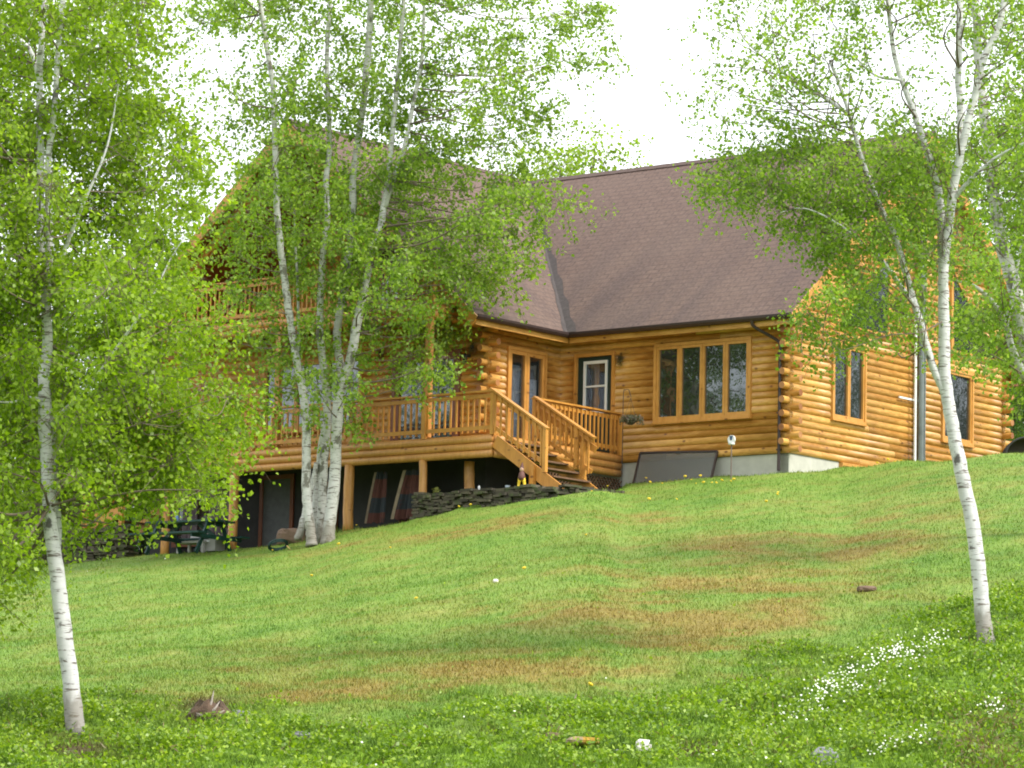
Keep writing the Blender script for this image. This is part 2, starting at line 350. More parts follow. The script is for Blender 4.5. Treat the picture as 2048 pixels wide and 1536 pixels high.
def dryf(x, y):
    p = np.stack([x, y, tz0(x, y)], -1); px, py = PX(p)
    d = np.zeros_like(px)
    for cx, cy, rx, ry, wt in [(1350, 1190, 260, 70, 1.0), (1600, 1120, 200, 50, .8), (1150, 1330, 330, 50, .75), (800, 1360, 320, 40, .8), (900, 1060, 260, 22, .6), (1290, 1035, 130, 18, .55), (1420, 1100, 160, 30, .5), (1750, 1080, 120, 40, .4),
                               (1500, 1220, 200, 50, .8), (600, 1330, 250, 40, .45), (1150, 1120, 200, 30, .35), (1850, 1020, 200, 60, .2), (1100, 1230, 200, 40, .55), (2020, 1470, 120, 90, .9), (1600, 1530, 90, 25, .4)]:
        yy = cy - (px - cx) * 0.16
        d = d + wt * np.exp(-((px - cx) / rx) ** 2 - ((py - yy) / ry) ** 2)
    s = x * U[0] + y * U[1]; q = x * V[0] + y * V[1]
    n = fbm(s / 2.4, q / 1.1, 5, 3); n2 = fbm(s / .5, q / .35, 3, 11)
    return np.clip((d * .74 + .14) * (n * 2.6 - .62) * (0.30 + n2 * 1.4) + (n2 - .62) * .7, 0, .72)
def soilf(x, y):
    p = np.stack([x, y, tz0(x, y)], -1); px, py = PX(p); d = np.zeros_like(px)
    for cx, cy, rx, ry in [(150, 1500, 120, 34), (415, 1420, 62, 30), (1105, 1476, 30, 16), (1400, 1522, 60, 14), (1570, 1520, 40, 14)]:
        d = np.maximum(d, np.exp(-((px - cx) / rx) ** 2 - ((py - cy) / ry) ** 2) * 1.3)
    un = (y > np.interp(px, [0, 300, 838, 1250], [86, 80.5, 76.0, 78.0])) & (px < 1250) & (px > 150)
    return np.clip(np.maximum(d - .25 + (fbm(x * 2, y * 2, 3) - .5) * .8 * (d > .2), un * .85), 0, .9)
def axis(segs):
    r = []
    for a, b, s in segs: r += list(np.arange(a, b, s))
    return np.array(r + [segs[-1][1]])
gx = axis([(-900, -120, 60), (-120, -24, 6), (-24, 26, 0.28), (26, 120, 6), (120, 900, 60)])
gy = axis([(-500, -20, 60), (-20, 30, 3), (30, 88, 0.28), (88, 130, 4), (130, 1400, 60)])
GX, GY = np.meshgrid(gx, gy); GZ = tz(GX, GY)
nxg, nyg = len(gx), len(gy); idx = np.arange(nxg * nyg).reshape(nyg, nxg)
quads = np.stack([idx[:-1, :-1], idx[:-1, 1:], idx[1:, 1:], idx[1:, :-1]], -1).reshape(-1, 4)
fx_, fy_ = GX.ravel(), GY.ravel()
gnd = np_mesh('ground', np.stack([fx_, fy_, GZ.ravel()], -1), quads, M_LAWN, smooth=True, attrs={'dry': dryf(fx_, fy_), 'lush': lushf(fx_, fy_), 'soil': soilf(fx_, fy_)})
tag(gnd, kind='structure')

# random points on the ground inside the view, denser where they show larger
def ground_points(n, y0, y1, rng, marg=0.055, power=1.0):
    y = 1 / (1 / y0 + (1 / y1 - 1 / y0) * rng.random(n) ** power); t = (rng.random(n) - .5) * (2048 / F + 2 * marg) ; x = t * y
    return x, y
def blades(n, y0, y1, hgt, wid, rng, keep=None):
    x, y = ground_points(n, y0, y1, rng)
    if keep is not None:
        k = keep(x, y, rng); x, y = x[k], y[k]
    n = len(x); z = tz(x, y); a = rng.random(n) * 6.283; h = hgt * (0.5 + rng.random(n)) ; wv = wid * (0.7 + .6 * rng.random(n))
    ln = np.stack([np.cos(a), np.sin(a), np.zeros(n)], -1); p = np.stack([x, y, z - .01], -1)
    lean = (rng.random((n, 3)) - .5) * (h * 1.3)[:, None]; lean[:, 2] = 0
    v = np.empty((n, 3, 3)); v[:, 0] = p - ln * wv[:, None] / 2; v[:, 1] = p + ln * wv[:, None] / 2; v[:, 2] = p + lean + np.stack([0 * h, 0 * h, h], -1)
    at = {k: np.repeat(f(x, y), 3) for k, f in (('dry', dryf), ('lush', lushf), ('soil', soilf))}
    return v.reshape(-1, 3), np.arange(3 * n).reshape(n, 3), at
rg = np.random.default_rng(21)
def mown(x, y, r):
    p = np.stack([x, y, tz0(x, y)], -1); px, py = PX(p)
    lim = np.interp(px, [-100, 0, 300, 838, 1120, 1200, 1250, 1577, 1680, 2100], [84, 83, 79.6, 75.1, 72.7, 72.9, 77.6, 74.9, 76.5, 84])
    return (y < lim) & (soilf(x, y) < .5 + .5 * r.random(len(x)))
v_, f_, at_ = blades(450000, 37, 84, 0.048, 0.017, rg, mown)
tag(np_mesh('grass', v_, f_, M_BLADE, attrs=at_), 'short mown spring grass covering the sloping lawn, green with dry brown patches', 'grass', kind='stuff')

def leaf_quads(P, L, W, rng, droop=0.5, flat=0.0):
    n = len(P); ax = rng.normal(size=(n, 3)); ax[:, 2] -= droop; 
    if flat: ax[:, 2] *= (1 - flat)
    ax /= np.linalg.norm(ax, axis=1)[:, None]
    r = rng.normal(size=(n, 3)); 
    sd_ = np.cross(ax, r); sd_ /= (np.linalg.norm(sd_, axis=1)[:, None] + 1e-9); nm = np.cross(ax, sd_)
    s = (0.65 + 0.6 * rng.random(n))[:, None]; L = L * s; W = W * s
    v = np.empty((n, 4, 3)); v[:, 0] = P; v[:, 1] = P + ax * L * .42 + sd_ * W / 2 + nm * L * .10; v[:, 2] = P + ax * L; v[:, 3] = P + ax * L * .42 - sd_ * W / 2 + nm * L * .10
    return v.reshape(-1, 3), np.arange(4 * n).reshape(n, 4)
# unmown ground cover along the bank
x, y = ground_points(290000, 36.5, 62, rg, power=0.75); lu = lushf(x, y); k = (rg.random(len(x)) < lu * 1.0 + .006) & (soilf(x, y) < .35 + .3 * rg.random(len(x)))
k2 = rg.random(int(k.sum())) < np.clip((fbm(x[k] / .7, y[k] / .7, 4, 6) - .34) * 5, .12, 1); x, y, lu = x[k][k2], y[k][k2], lu[k][k2]; hh = (0.02 + 0.16 * rg.random(len(x)) ** 1.5 * (0.3 + 1.4 * fbm(x / .5, y / .5, 3, 4))) * (lu + .15)
pp = np.stack([x, y, tz(x, y) + hh], -1); pxx, pyy = PX(pp)
isdry = rg.random(len(x)) < np.clip((pxx - 1850) / 150, 0, .6) * np.clip((pyy - 1380) / 60, 0, 1) + .04
v_, f_ = leaf_quads(pp[~isdry], .055, .04, rg, droop=-.2, flat=.3); tag(np_mesh('ground_cover', v_, f_, M_WEED), 'bright green low weeds and wild strawberry leaves spreading over the unmown bank', 'ground cover', kind='stuff')
v_, f_ = leaf_quads(pp[isdry], .10, .012, rg, droop=-.8); tag(np_mesh('dry_brush', v_, f_, M_DRYW), 'dry brown stems and low brush among the weeds at the lower right', 'brush', kind='stuff')
def tuft(x, y, r):
    foot = np.zeros(len(x), bool)
    for px_, py_, d_ in ((152, 1462, 42.4), (650, 1086, 76.6), (1971, 1280, 47.2)):
        p = P3(px_, py_, d_); foot |= np.hypot(x - p[0], (y - p[1]) * .6) < (.25 + .2 * r.random(len(x))) * (1.8 if d_ > 70 else 1)
    return foot | (lushf(x, y) > .15) & (r.random(len(x)) < np.clip((fbm(x / .6, y / .6, 3, 14) - .50) * 9, .015, 1))
v_, f_, at_ = blades(250000, 36.5, 79, 0.14, 0.012, rg, tuft)
tag(np_mesh('long_grass', v_, f_, M_BLADE, attrs=at_), 'tufts of longer grass standing among the weeds of the unmown bank', 'long grass', kind='stuff')
# white flowers in drifts
fl = []
for cx, cy, rx, ry, n in [(1770, 1330, 70, 14, 130), (1700, 1365, 60, 14, 110), (1650, 1395, 55, 14, 120), (1600, 1440, 55, 14, 90), (1870, 1290, 40, 10, 50), (1800, 1350, 60, 14, 60), (1850, 1310, 50, 8, 40),
                          (1740, 1395, 50, 12, 40), (1800, 1500, 60, 12, 90), (1840, 1480, 20, 8, 25), (1975, 1425, 25, 14, 40), (1990, 1440, 20, 10, 18), (60, 1180, 200, 60, 14), (900, 1490, 300, 40, 16), (1560, 1480, 200, 40, 22), (1780, 1310, 60, 12, 60)]:
    for _ in range(int(n * .62)):
        fx, fy = rg.normal(cx, rx * .6), rg.normal(cy, ry * .7) ; fy -= (fx - cx) * .28
        fl.append((fx, fy))
fl = np.array(fl)
def drop(px, py):
    """the ground point seen at a photo pixel"""
    lo, hi = 30.0, 90.0
    for yy in np.arange(34, 90, .25):
        p = P3(px, py, yy)
        if p[2] < tz(p[0], p[1]): hi = yy; lo = yy - .25; break
    else: return P3(px, py, 75)
    for _ in range(12):
        m_ = (lo + hi) / 2; p = P3(px, py, m_)
        if p[2] < tz(p[0], p[1]): hi = m_
        else: lo = m_
    p = P3(px, py, lo); p[2] = tz(p[0], p[1]); return p
vv = []; ff = []
for q in fl:
    p = drop(*q); p[2] += .07 + .08 * rg.random(); r = .013 + .007 * rg.random(); a0 = rg.random() * 6; o_ = len(vv)
    tl = np.array([rg.normal() * .3, -.75 + rg.normal() * .3, .6]); tl /= np.linalg.norm(tl); e1 = np.cross(tl, [1, 0, 0]); e1 /= np.linalg.norm(e1); e2 = np.cross(tl, e1)
    for k_ in range(10):
        rr = r if k_ % 2 == 0 else r * .5; vv.append(p + rr * (math.cos(a0 + k_ * .628) * e1 + math.sin(a0 + k_ * .628) * e2))
    ff.append([o_ + i for i in range(10)])
tag(np_mesh('white_flowers', np.array(vv), np.array(ff), M_PETAL), 'drifts of tiny white flowers among the weeds on the bank at lower right', 'flowers', kind='stuff')

# ------------------------------------------------------------------ trees
def catmull(pts, k=6):
    pts = np.array(pts, float); n = len(pts)
    if n < 3: return np.array([pts[0] + (pts[-1] - pts[0]) * t for t in np.linspace(0, 1, k)])
    Q = np.vstack([2 * pts[0] - pts[1], pts, 2 * pts[-1] - pts[-2]]); out = []
    for i in range(n - 1):
        p0, p1, p2, p3 = Q[i:i + 4]
        for t in np.arange(0, 1, 1 / k): out.append(.5 * (2 * p1 + (p2 - p0) * t + (2 * p0 - 5 * p1 + 4 * p2 - p3) * t * t + (3 * p1 - p0 - 3 * p2 + p3) * t ** 3))
    return np.array(out + [pts[-1]])
def inpoly(x, y, poly):
    c = False; n = len(poly)
    for i in range(n):
        x1, y1 = poly[i]; x2, y2 = poly[i - 1]
        if (y1 > y) != (y2 > y) and x < (x2 - x1) * (y - y1) / (y2 - y1) + x1: c = not c
    return c
def sprays(C, R, nleaf, rng, twigs, leaves, per=20, jit=.075, slen=.55):
    """leafy sprays filling an ellipsoid at C (radii R)"""
    ns = max(3, int(nleaf / per))
    for _ in range(ns):
        u_ = rng.normal(size=3); u_ /= np.linalg.norm(u_); r = rng.random() ** .45; s0 = C + u_ * R * r
        d = u_ * np.array([.8, .8, .3]) + rng.normal(size=3) * .45 + np.array([0, 0, -.30]); d /= np.linalg.norm(d)
        L = slen * (.6 + .8 * rng.random()); s1 = s0 + d * L; s1[2] -= L * .12
        twigs.append((C + (s0 - C) * .15, s0, .005, .003)); twigs.append((s0, s1, .004, .002))
        k = rng.poisson(per); t = rng.random(k)[:, None]
        leaves.append(s0 + (s1 - s0) * t + rng.normal(size=(k, 3)) * jit)
def twig_mesh(name, tw, mat, parent):
    A = np.array([t[0] for t in tw]); B = np.array([t[1] for t in tw]); ra = np.array([t[2] for t in tw]); rb = np.array([t[3] for t in tw])
    d = B - A; d /= (np.linalg.norm(d, axis=1)[:, None] + 1e-9); u_ = np.cross(d, np.array([.3, .5, .8])); u_ /= (np.linalg.norm(u_, axis=1)[:, None] + 1e-9); w_ = np.cross(d, u_)
    v = np.empty((len(A), 6, 3))
    for j in range(3):
        a = j * 2.0944; o_ = math.cos(a) * u_ + math.sin(a) * w_; v[:, j] = A + o_ * ra[:, None]; v[:, 3 + j] = B + o_ * rb[:, None]
    b = np.arange(len(A))[:, None] * 6
    f = np.concatenate([b + np.array([[j, (j + 1) % 3, 3 + (j + 1) % 3, 3 + j]]) for j in range(3)])
    return np_mesh(name, v.reshape(-1, 3), f, mat, parent)
def birch(name, label, base, depth, stems, regions, leaf, lmat, bark, seed, dspread=2.2, group=None, per=26, slen=.55, barkw=None, minh=2.0, clear=.55):
    """stems: [(pts[(px,py,ddepth)], r0, r1)]; regions: [(polygon, nclumps, leaves, clump radius px)]"""
    rng = np.random.default_rng(seed); root = empty(name, base); tag(root, label, 'tree', group)
    mb = MB(); S = []; tw = []; lv = []; b0 = np.array(base)
    for pts, r0, r1 in stems:
        q = catmull([P3(a, b, depth + (c if len(z_) else 0)) for a, b, c, *z_ in [(p[0], p[1], p[2] if len(p) > 2 else 0, 1) for p in pts]], 6)
        q[1:-1] += rng.normal(size=q[1:-1].shape) * r1 * .10
        rr = r1 + (r0 - r1) * (1 - np.linspace(0, 1, len(q))) ** 1.15; rr *= 1 + rng.normal(size=len(q)) * .012
        if r0 > .09 and abs(q[0][2] - b0[2]) < .6: rr[:5] *= np.array([1.28, 1.16, 1.09, 1.05, 1.02])
        mb.tube(q - b0, rr, 12, 0 if r0 > .02 else 1); S.append((q, rr))
    allq = np.concatenate([s[0] for s in S]); allr = np.concatenate([s[1] for s in S])
    for poly, ncl, nl, rad, *bias in regions:
        bias = bias[0] if bias else 0
        xs = [p[0] for p in poly]; ys = [p[1] for p in poly]; c_ = []
        while len(c_) < ncl:
            best = None
            for _ in range(6):      # spread the clumps a little
                for _t in range(200):
                    x_, y_ = rng.uniform(min(xs), max(xs)), rng.uniform(min(ys), max(ys))
                    if inpoly(x_, y_, poly): break
                dm = min([math.hypot(x_ - q[0], y_ - q[1]) for q in c_], default=999)
                if best is None or dm > best[0]: best = (dm, x_, y_)
            c_.append(best[1:])
        per_c = nl / ncl
        for x_, y_ in c_:
            C = P3(x_, y_, depth + bias + rng.normal() * dspread * .6); R = rad * (.6 + .8 * rng.random()) * depth / F
            # limb from the stem up and out to the clump
            cost = np.where(allq[:, 2] < b0[2] + minh, 50.0, 0) + np.linalg.norm((allq - C) * np.array([1, .35, 1]), axis=1) + np.maximum(0, allq[:, 2] - C[2] + .3) * 2.2
            j = int(np.argmin(cost)); A = allq[j]; md = (A + C) / 2 + np.array([0, 0, -.05 * np.linalg.norm(C - A)]) + rng.normal(size=3) * .10
            br = catmull([A, md, C], 5); r_ = min(allr[j] * .45, .008 + .006 * np.linalg.norm(C - A))
            mb.tube(br - b0, np.linspace(r_, .006, len(br)), 5, 1)
            sprays(C, np.array([R, R * 1.25, R * .8]), per_c * (.5 + rng.random()), rng, tw, lv, per=per, slen=slen)
    mb.build('trunk', [bark, M_TWIG if barkw is None else barkw], root, smooth=True)
    tw = [(a - b0, b - b0, c, d) for a, b, c, d in tw]; twig_mesh('branch', tw, M_TWIG, root)
    P_ = np.concatenate(lv); lx, ly = PX(P_); kp = np.ones(len(P_), bool)
    for q, rr in S:                              # few leaves grow right against the stems
        if rr[0] < .045: continue
        sx_, sy_ = PX(q); o_ = np.argsort(sy_); near = np.abs(lx - np.interp(ly, sy_[o_], sx_[o_])) < (np.interp(ly, sy_[o_], rr[o_]) * F / depth * 1.05 + 2)
        kp &= ~(near & (ly > sy_.min()) & (rng.random(len(P_)) < clear))
    P_ = P_[kp] - b0; v, f = leaf_quads(P_, leaf, leaf * .78, rng); np_mesh('crown', v, f, lmat, root)
    return root

bL = drop(150, 1458)
dL = bL[1]
birch('birch_tree', 'tall white birch in full spring leaf standing on the weedy bank at the far left', bL, dL,
      [([(152, 1475), (140, 1350), (125, 1240), (114, 1150), (106, 1092), (98, 1029), (95, 923), (88, 851), (89, 804), (87, 754), (95, 690), (92, 606), (96, 542), (82, 495), (80, 400), (81, 307), (79, 205), (82, 85), (92, -60)], .105, .036),
       ([(96, 560), (99, 478), (97, 400), (96, 325, -.2), (109, 222, -.3), (116, 102, -.3), (132, -60, -.3)], .05, .03),
       ([(96, 780, .1), (108, 900, .3), (116, 1040, .3), (112, 1130, .1)][::-1], .05, .03),
       ([(110, 610), (160, 585, -.5), (215, 558, -.8), (260, 520, -1), (300, 480, -1.2)], .03, .006),
       ([(80, 160), (60, 100, .3), (20, 60, .5), (-20, 10, .8)], .035, .015),
       ([(84, 800), (60, 795, -.3), (20, 805, -.6), (-30, 800, -1)], .022, .008),
       ([(95, 850), (170, 780, -.6), (230, 700, -1), (300, 600, -1.2), (340, 520, -1.2), (372, 470, -1.2)], .026, .005),
       ([(92, 620), (130, 500, -.3), (170, 400, -.5), (215, 290, -.6), (240, 150, -.6)], .032, .007),
       ([(98, 950), (200, 880, -.5), (300, 840, -.9), (420, 800, -1.3)], .014, .004)],
      [([(-120, -60), (330, -60), (325, 90), (285, 160), (335, 210), (375, 320), (395, 410), (330, 500), (300, 560), (-120, 560)], 74, 50000, 46, .5),
       ([(-120, 520), (350, 520), (420, 650), (450, 760), (470, 850), (430, 910), (300, 940), (-120, 940)], 70, 44000, 44, .7),
       ([(-120, 920), (380, 920), (400, 950), (300, 975), (265, 1050), (220, 1060), (130, 1020), (70, 1080), (30, 1190), (-40, 1210), (-120, 1200)], 34, 11500, 32, .9), ([(370, 955), (430, 965), (400, 1000)], 3, 420, 22, .3)],
      .066, M_LEAF_L, M_BARK, 11, minh=2.6)

bC = drop(650, 1086); dC = bC[1]
birch('birch_clump', 'clump of pale birch stems growing from one base in front of the log house deck', bC, dC,
      [([(624, 1092), (621, 1060), (614, 1000), (612, 958), (613, 850), (605, 779), (594, 725), (576, 611), (564, 516), (555, 434), (552, 346), (549, 259), (546, 176), (533, 92), (520, 0), (512, -60)], .112, .048),
       ([(642, 1088, .5), (644, 1000, .5), (648, 922, .5), (655, 815, .4), (648, 743, .3), (640, 672, .3), (641, 600, .3), (646, 508, .3), (655, 434, .4), (652, 361, .4), (659, 288, .4), (656, 200, .4), (654, 110, .4), (664, -60, .4)], .105, .045),
       ([(655, 1090), (660, 1040), (669, 958), (673, 868), (680, 779), (700, 725), (713, 654), (724, 600), (734, 552), (745, 493), (760, 455), (769, 405), (778, 346), (783, 288), (791, 200), (800, 100), (812, -60)], .138, .042),
       ([(769, 415), (790, 350, -.1), (810, 288, -.2), (827, 205, -.2), (844, 110, -.2), (850, -60, -.2)], .06, .035),
       ([(676, 800, .4), (681, 743, .5), (674, 672, .6), (680, 620, .6), (692, 560, .6), (704, 440, .6), (707, 346, .6), (716, 288, .6), (724, 230, .6), (736, 110, .6), (745, -60, .6)], .09, .07),
       ([(596, 1080, .35), (606, 1045, .4), (616, 1005, .45), (626, 965, .5), (634, 925, .5)], .085, .06),
       ([(600, 720, .4), (597, 650, .5), (595, 560, .5), (590, 470, .5), (588, 420, .5)], .035, .02),
       ([(650, 850, .5), (636, 960, .8), (630, 1080, .8)][::-1], .11, .09)],
      [([(395, -60), (1130, -60), (1190, 40), (1170, 110), (1080, 150), (1085, 230), (1070, 290), (990, 320), (700, 330), (520, 300), (440, 220), (400, 120)], 72, 32000, 54, .5),
       ([(700, 330), (1000, 345), (1150, 385), (1130, 415), (1080, 440), (1085, 500), (1020, 540), (980, 590), (900, 640), (820, 660), (740, 660), (700, 560)], 50, 22500, 50, .5), ([(520, 320), (600, 270), (700, 300), (720, 600), (620, 560), (470, 520), (470, 430)], 34, 11500, 42, .7), ([(440, 560), (540, 590), (700, 610), (700, 650), (560, 660), (480, 640)], 8, 1900, 32, .7),
       ([(470, 660), (600, 640), (720, 700), (735, 860), (700, 880), (600, 820), (500, 810), (460, 760)], 16, 4300, 36, .6), ([(780, 690), (920, 640), (925, 690), (850, 760), (790, 740)], 8, 1700, 30, .2)],
      .092, M_LEAF_C, M_BARKG, 12, dspread=2.2, slen=.6, minh=1.6, clear=.42)

bR = drop(1970, 1278); dR = bR[1]
birch('birch_tree', 'leaning white birch with forked trunk and sparse crown on the bank at the right', bR, dR,
      [([(1972, 1295), (1964, 1220), (1958, 1150), (1945, 1050), (1922, 940), (1906, 860), (1895, 790), (1889, 740), (1888, 650), (1886, 580), (1890, 500), (1900, 430), (1908, 370), (1916, 330), (1929, 273), (1950, 187), (1967, 119), (1998, 51), (2018, -60)], .112, .042),
       ([(1886, 560), (1884, 500, .15), (1880, 409, .2), (1862, 330, .2), (1841, 266, .2), (1827, 221, .2), (1807, 170, .2), (1786, 95, .2), (1770, -60, .2)], .068, .03),
       ([(1896, 800), (1884, 774), (1864, 728), (1842, 651), (1823, 587), (1805, 523), (1787, 464), (1769, 432), (1737, 355), (1714, 286), (1690, 200), (1660, 120)], .062, .024),
       ([(1826, 608), (1796, 564, -.3), (1755, 510, -.5), (1732, 496, -.6), (1700, 464, -.7), (1641, 428, -.8), (1600, 416, -.9), (1560, 425, -1)], .036, .004),
       ([(1920, 320), (1922, 240, .3), (1917, 136, .4), (1922, -60, .4)], .055, .045),
       ([(1905, 400), (1950, 350, -.2), (2000, 310, -.4), (2060, 280, -.6)], .035, .012),
       ([(1890, 640), (1840, 665, -.4), (1780, 670, -.6), (1720, 690, -.9), (1640, 715, -1.2)], .013, .003),
       ([(1700, 230), (1640, 190, .1), (1560, 140, .2), (1490, 80, .2), (1470, 30, .2)], .028, .01),
       ([(1800, 160), (1750, 150, .3), (1700, 100, .3), (1650, 20, .3)], .022, .008)],
      [([(1440, -40), (1520, -60), (1820, -60), (1780, 60), (1760, 180), (1720, 300), (1540, 290), (1410, 250), (1390, 200), (1430, 100)], 54, 7600, 32),
       ([(1820, -60), (2120, -60), (2120, 300), (1920, 320), (1800, 280), (1830, 60)], 36, 5200, 34),
       ([(1400, 340), (1500, 320), (1640, 270), (1800, 290), (1900, 330), (1920, 420), (1900, 560), (1800, 520), (1740, 500), (1650, 500), (1560, 470), (1560, 420), (1420, 375)], 50, 19500, 36, .3), ([(1780, 240), (1900, 230), (1960, 300), (1940, 420), (1850, 400), (1790, 330)], 10, 3200, 30, .2),
       ([(1650, 580), (1720, 520), (1850, 560), (1870, 640), (1800, 670), (1720, 690), (1600, 690), (1600, 640)], 20, 4600, 28)],
      .060, M_LEAF_C, M_BARK, 13, dspread=1.5, minh=3.2, slen=.42, clear=.8)

# second birch at the right edge, further up the slope
dD = 58.0; bD = np.array([P3(2105, 1000, dD)[0], dD, 0.0]); bD[2] = float(tz(bD[0], bD[1]))
birch('birch_tree', 'grey birch behind the leaning one, its limb arching in from the right edge', bD, dD,
      [([(2107, 1010), (2100, 900), (2090, 800), (2062, 720), (2042, 651), (2028, 569), (2006, 500), (1996, 441), (1987, 387), (1976, 305), (1965, 200), (1955, 90), (1950, -60)], .17, .07),
       ([(2075, 780), (2047, 747, -.2), (2024, 696, -.4), (2010, 642, -.5), (1978, 596, -.7), (1942, 569, -.9), (1900, 560, -1.1)], .085, .02),
       ([(2012, 650, -.5), (2024, 600, -.5), (2034, 540, -.4), (2046, 470, -.4)], .04, .02)],
      [([(1930, 320), (2000, 250), (2120, 200), (2120, 640), (2040, 640), (1980, 560), (1930, 520)], 34, 13000, 44),
       ([(1910, 590), (2020, 600), (2080, 760), (2020, 740), (1960, 730), (1900, 690)], 13, 3800, 34),
       ([(1950, -60), (2130, -60), (2130, 260), (1960, 260)], 16, 3500, 44)],
      .078, M_LEAF_C, M_BARKG, 14, dspread=1.8, slen=.6)

# woodland trees: one of each kind, then copies
def broad(label_mat, seed, h=12.0, nl=15000, narrow=1.0, dens=26):
    rng = np.random.default_rng(seed); root = empty('broadleaf_tree'); mb = MB(); tw = []; lv = []
    q = catmull([(0, 0, -.3), (.15, .1, h * .25), (-.1, 0, h * .5), (.1, -.1, h * .75), (0, 0, h * .93)], 5); mb.tube(q, np.linspace(.2, .03, len(q)), 9)
    for k in range(dens):
        zz = h * (.16 + .82 * (k + rng.random()) / dens); pr = math.sin(math.pi * min(.95, (zz / h - .05))) ** .7 * h * .26 * narrow; a = k * 2.4 + rng.random()
        C = np.array([math.cos(a) * pr * rng.random() ** .5, math.sin(a) * pr * rng.random() ** .5, zz]); A = q[int(np.argmin(np.abs(q[:, 2] - zz * .8)))]
        br = catmull([A, (A + C) / 2 + [0, 0, -.2], C], 4); mb.tube(br, np.linspace(.05, .012, len(br)), 5)
        R = h * .085 * (.7 + .6 * rng.random()); sprays(C, np.array([R, R, R * .8]), nl / dens, rng, tw, lv, per=18, jit=.12, slen=.8)
    mb.build('trunk', M_BROWNBARK, root, smooth=True); twig_mesh('branch', tw, M_TWIG, root)
    v, f = leaf_quads(np.concatenate(lv), .115, .09, rng); np_mesh('crown', v, f, label_mat, root); return root
def spruce(seed, h=12.0):
    rng = np.random.default_rng(seed); root = empty('spruce_tree'); mb = MB(); mb.tube([(0, 0, -.3), (0, 0, h)], [.17, .02], 8); mb.build('trunk', M_BROWNBARK, root, smooth=True)
    tw = []; pts = []
    for k in range(190):
        zz = h * (.08 + .9 * k / 190); L = (h - zz) * .26 + .15; L *= .8 + .4 * rng.random(); a = rng.random() * 6.283
        e = np.array([math.cos(a) * L, math.sin(a) * L, zz - L * .35]); s = np.array([0, 0, zz]); tw.append((s, e, .02, .006))
        n = int(60 * L + 14); t = rng.random(n)[:, None] ** .7; pts.append(s + (e - s) * t + rng.normal(size=(n, 3)) * np.array([.12, .12, .06]) * (L * .5 + .5))
    twig_mesh('branch', tw, M_BROWNBARK, root); v, f = leaf_quads(np.concatenate(pts), .22, .07, rng, droop=.7); np_mesh('crown', v, f, M_NEEDLE, root); return root
PROTO = {'b': broad(M_LEAF_B, 31), 'n': broad(M_LEAF_C, 32, narrow=.7), 'l': broad(M_LEAF_L, 33, narrow=.85, nl=13000), 's': spruce(34)}
USED = set()
def bgtree(kind, px, depth, top, label, rz=0.0, group=None, x=None, h=None, wide=1.0):
    pr = PROTO[kind]; o = pr if kind not in USED else copy_tree(pr); USED.add(kind)
    if x is None: p = P3(px, top, depth); x = p[0]; z0 = float(tz0(x, depth)); h = p[2] - z0
    else: z0 = float(tz0(x, depth))
    s = h / 12.0; o.location = (x, depth, z0); o.scale = (s * wide, s * wide, s); o.rotation_euler = (0, 0, rz); tag(o, label, 'tree', group or 'trees behind the house')
for i, a in enumerate([('b', 20, 93, 610, 'dark green woodland tree behind the far left birch at the left edge'), ('s', 120, 98, 600, 'dark spruce behind the trunk of the far left birch'),
        ('b', 215, 96, 590, 'woodland tree seen between the far left birch and the log house'), ('s', 300, 99, 690, 'shorter dark spruce beside the left deck stairs'), ('n', 60, 90, 720, 'low leafy tree beneath the far left birch crown'),
        ('b', 330, 103, 640, 'leafy tree directly behind the left eave of the house'), ('n', 160, 89, 800, 'young leafy tree low behind the white birch trunk at left'),
        ('l', 1095, 99, 318, 'light green treetop above the roof valley, left of its neighbour'), ('l', 1185, 101, 272, 'light green treetop rising over the ridge of the right wing'), ('l', 1030, 103, 330, 'pale treetop half hidden behind the birch clump crown above the roof'),
        ('s', 1965, 97, 470, 'dark spruce behind the right end of the roof'), ('b', 2040, 92, 400, 'leafy tree behind the right corner of the log house'), ('s', 2085, 95, 330, 'tall dark spruce at the right edge behind the grey birch'),
        ('n', 2015, 90, 640, 'low leafy tree just past the right corner logs'), ('b', 2075, 89, 600, 'dense leafy tree at the right edge behind the fence'), ('b', -60, 92, 560, 'woodland tree past the left edge'), ('s', 250, 106, 560, 'tall dark spruce far behind the left stairs')]):
    bgtree(*a, rz=i * 1.3)
for i, (x, y, h, kd) in enumerate([(-36, 44, 17, 'b'), (-44, 58, 19, 's'), (-40, 68, 16, 'b'), (-52, 80, 20, 'b'), (-34, 52, 15, 's'), (-58, 50, 22, 'b'), (40, 84, 21, 'b'), (44, 95, 24, 's'), (38, 77, 20, 'b'), (52, 88, 25, 'b')]):
    bgtree(kd, 0, y, 0, 'tree of the surrounding wood beyond the picture edge, mirrored in the windows', rz=i * 2.1, group='trees around the clearing', x=x, h=h, wide=1.3)

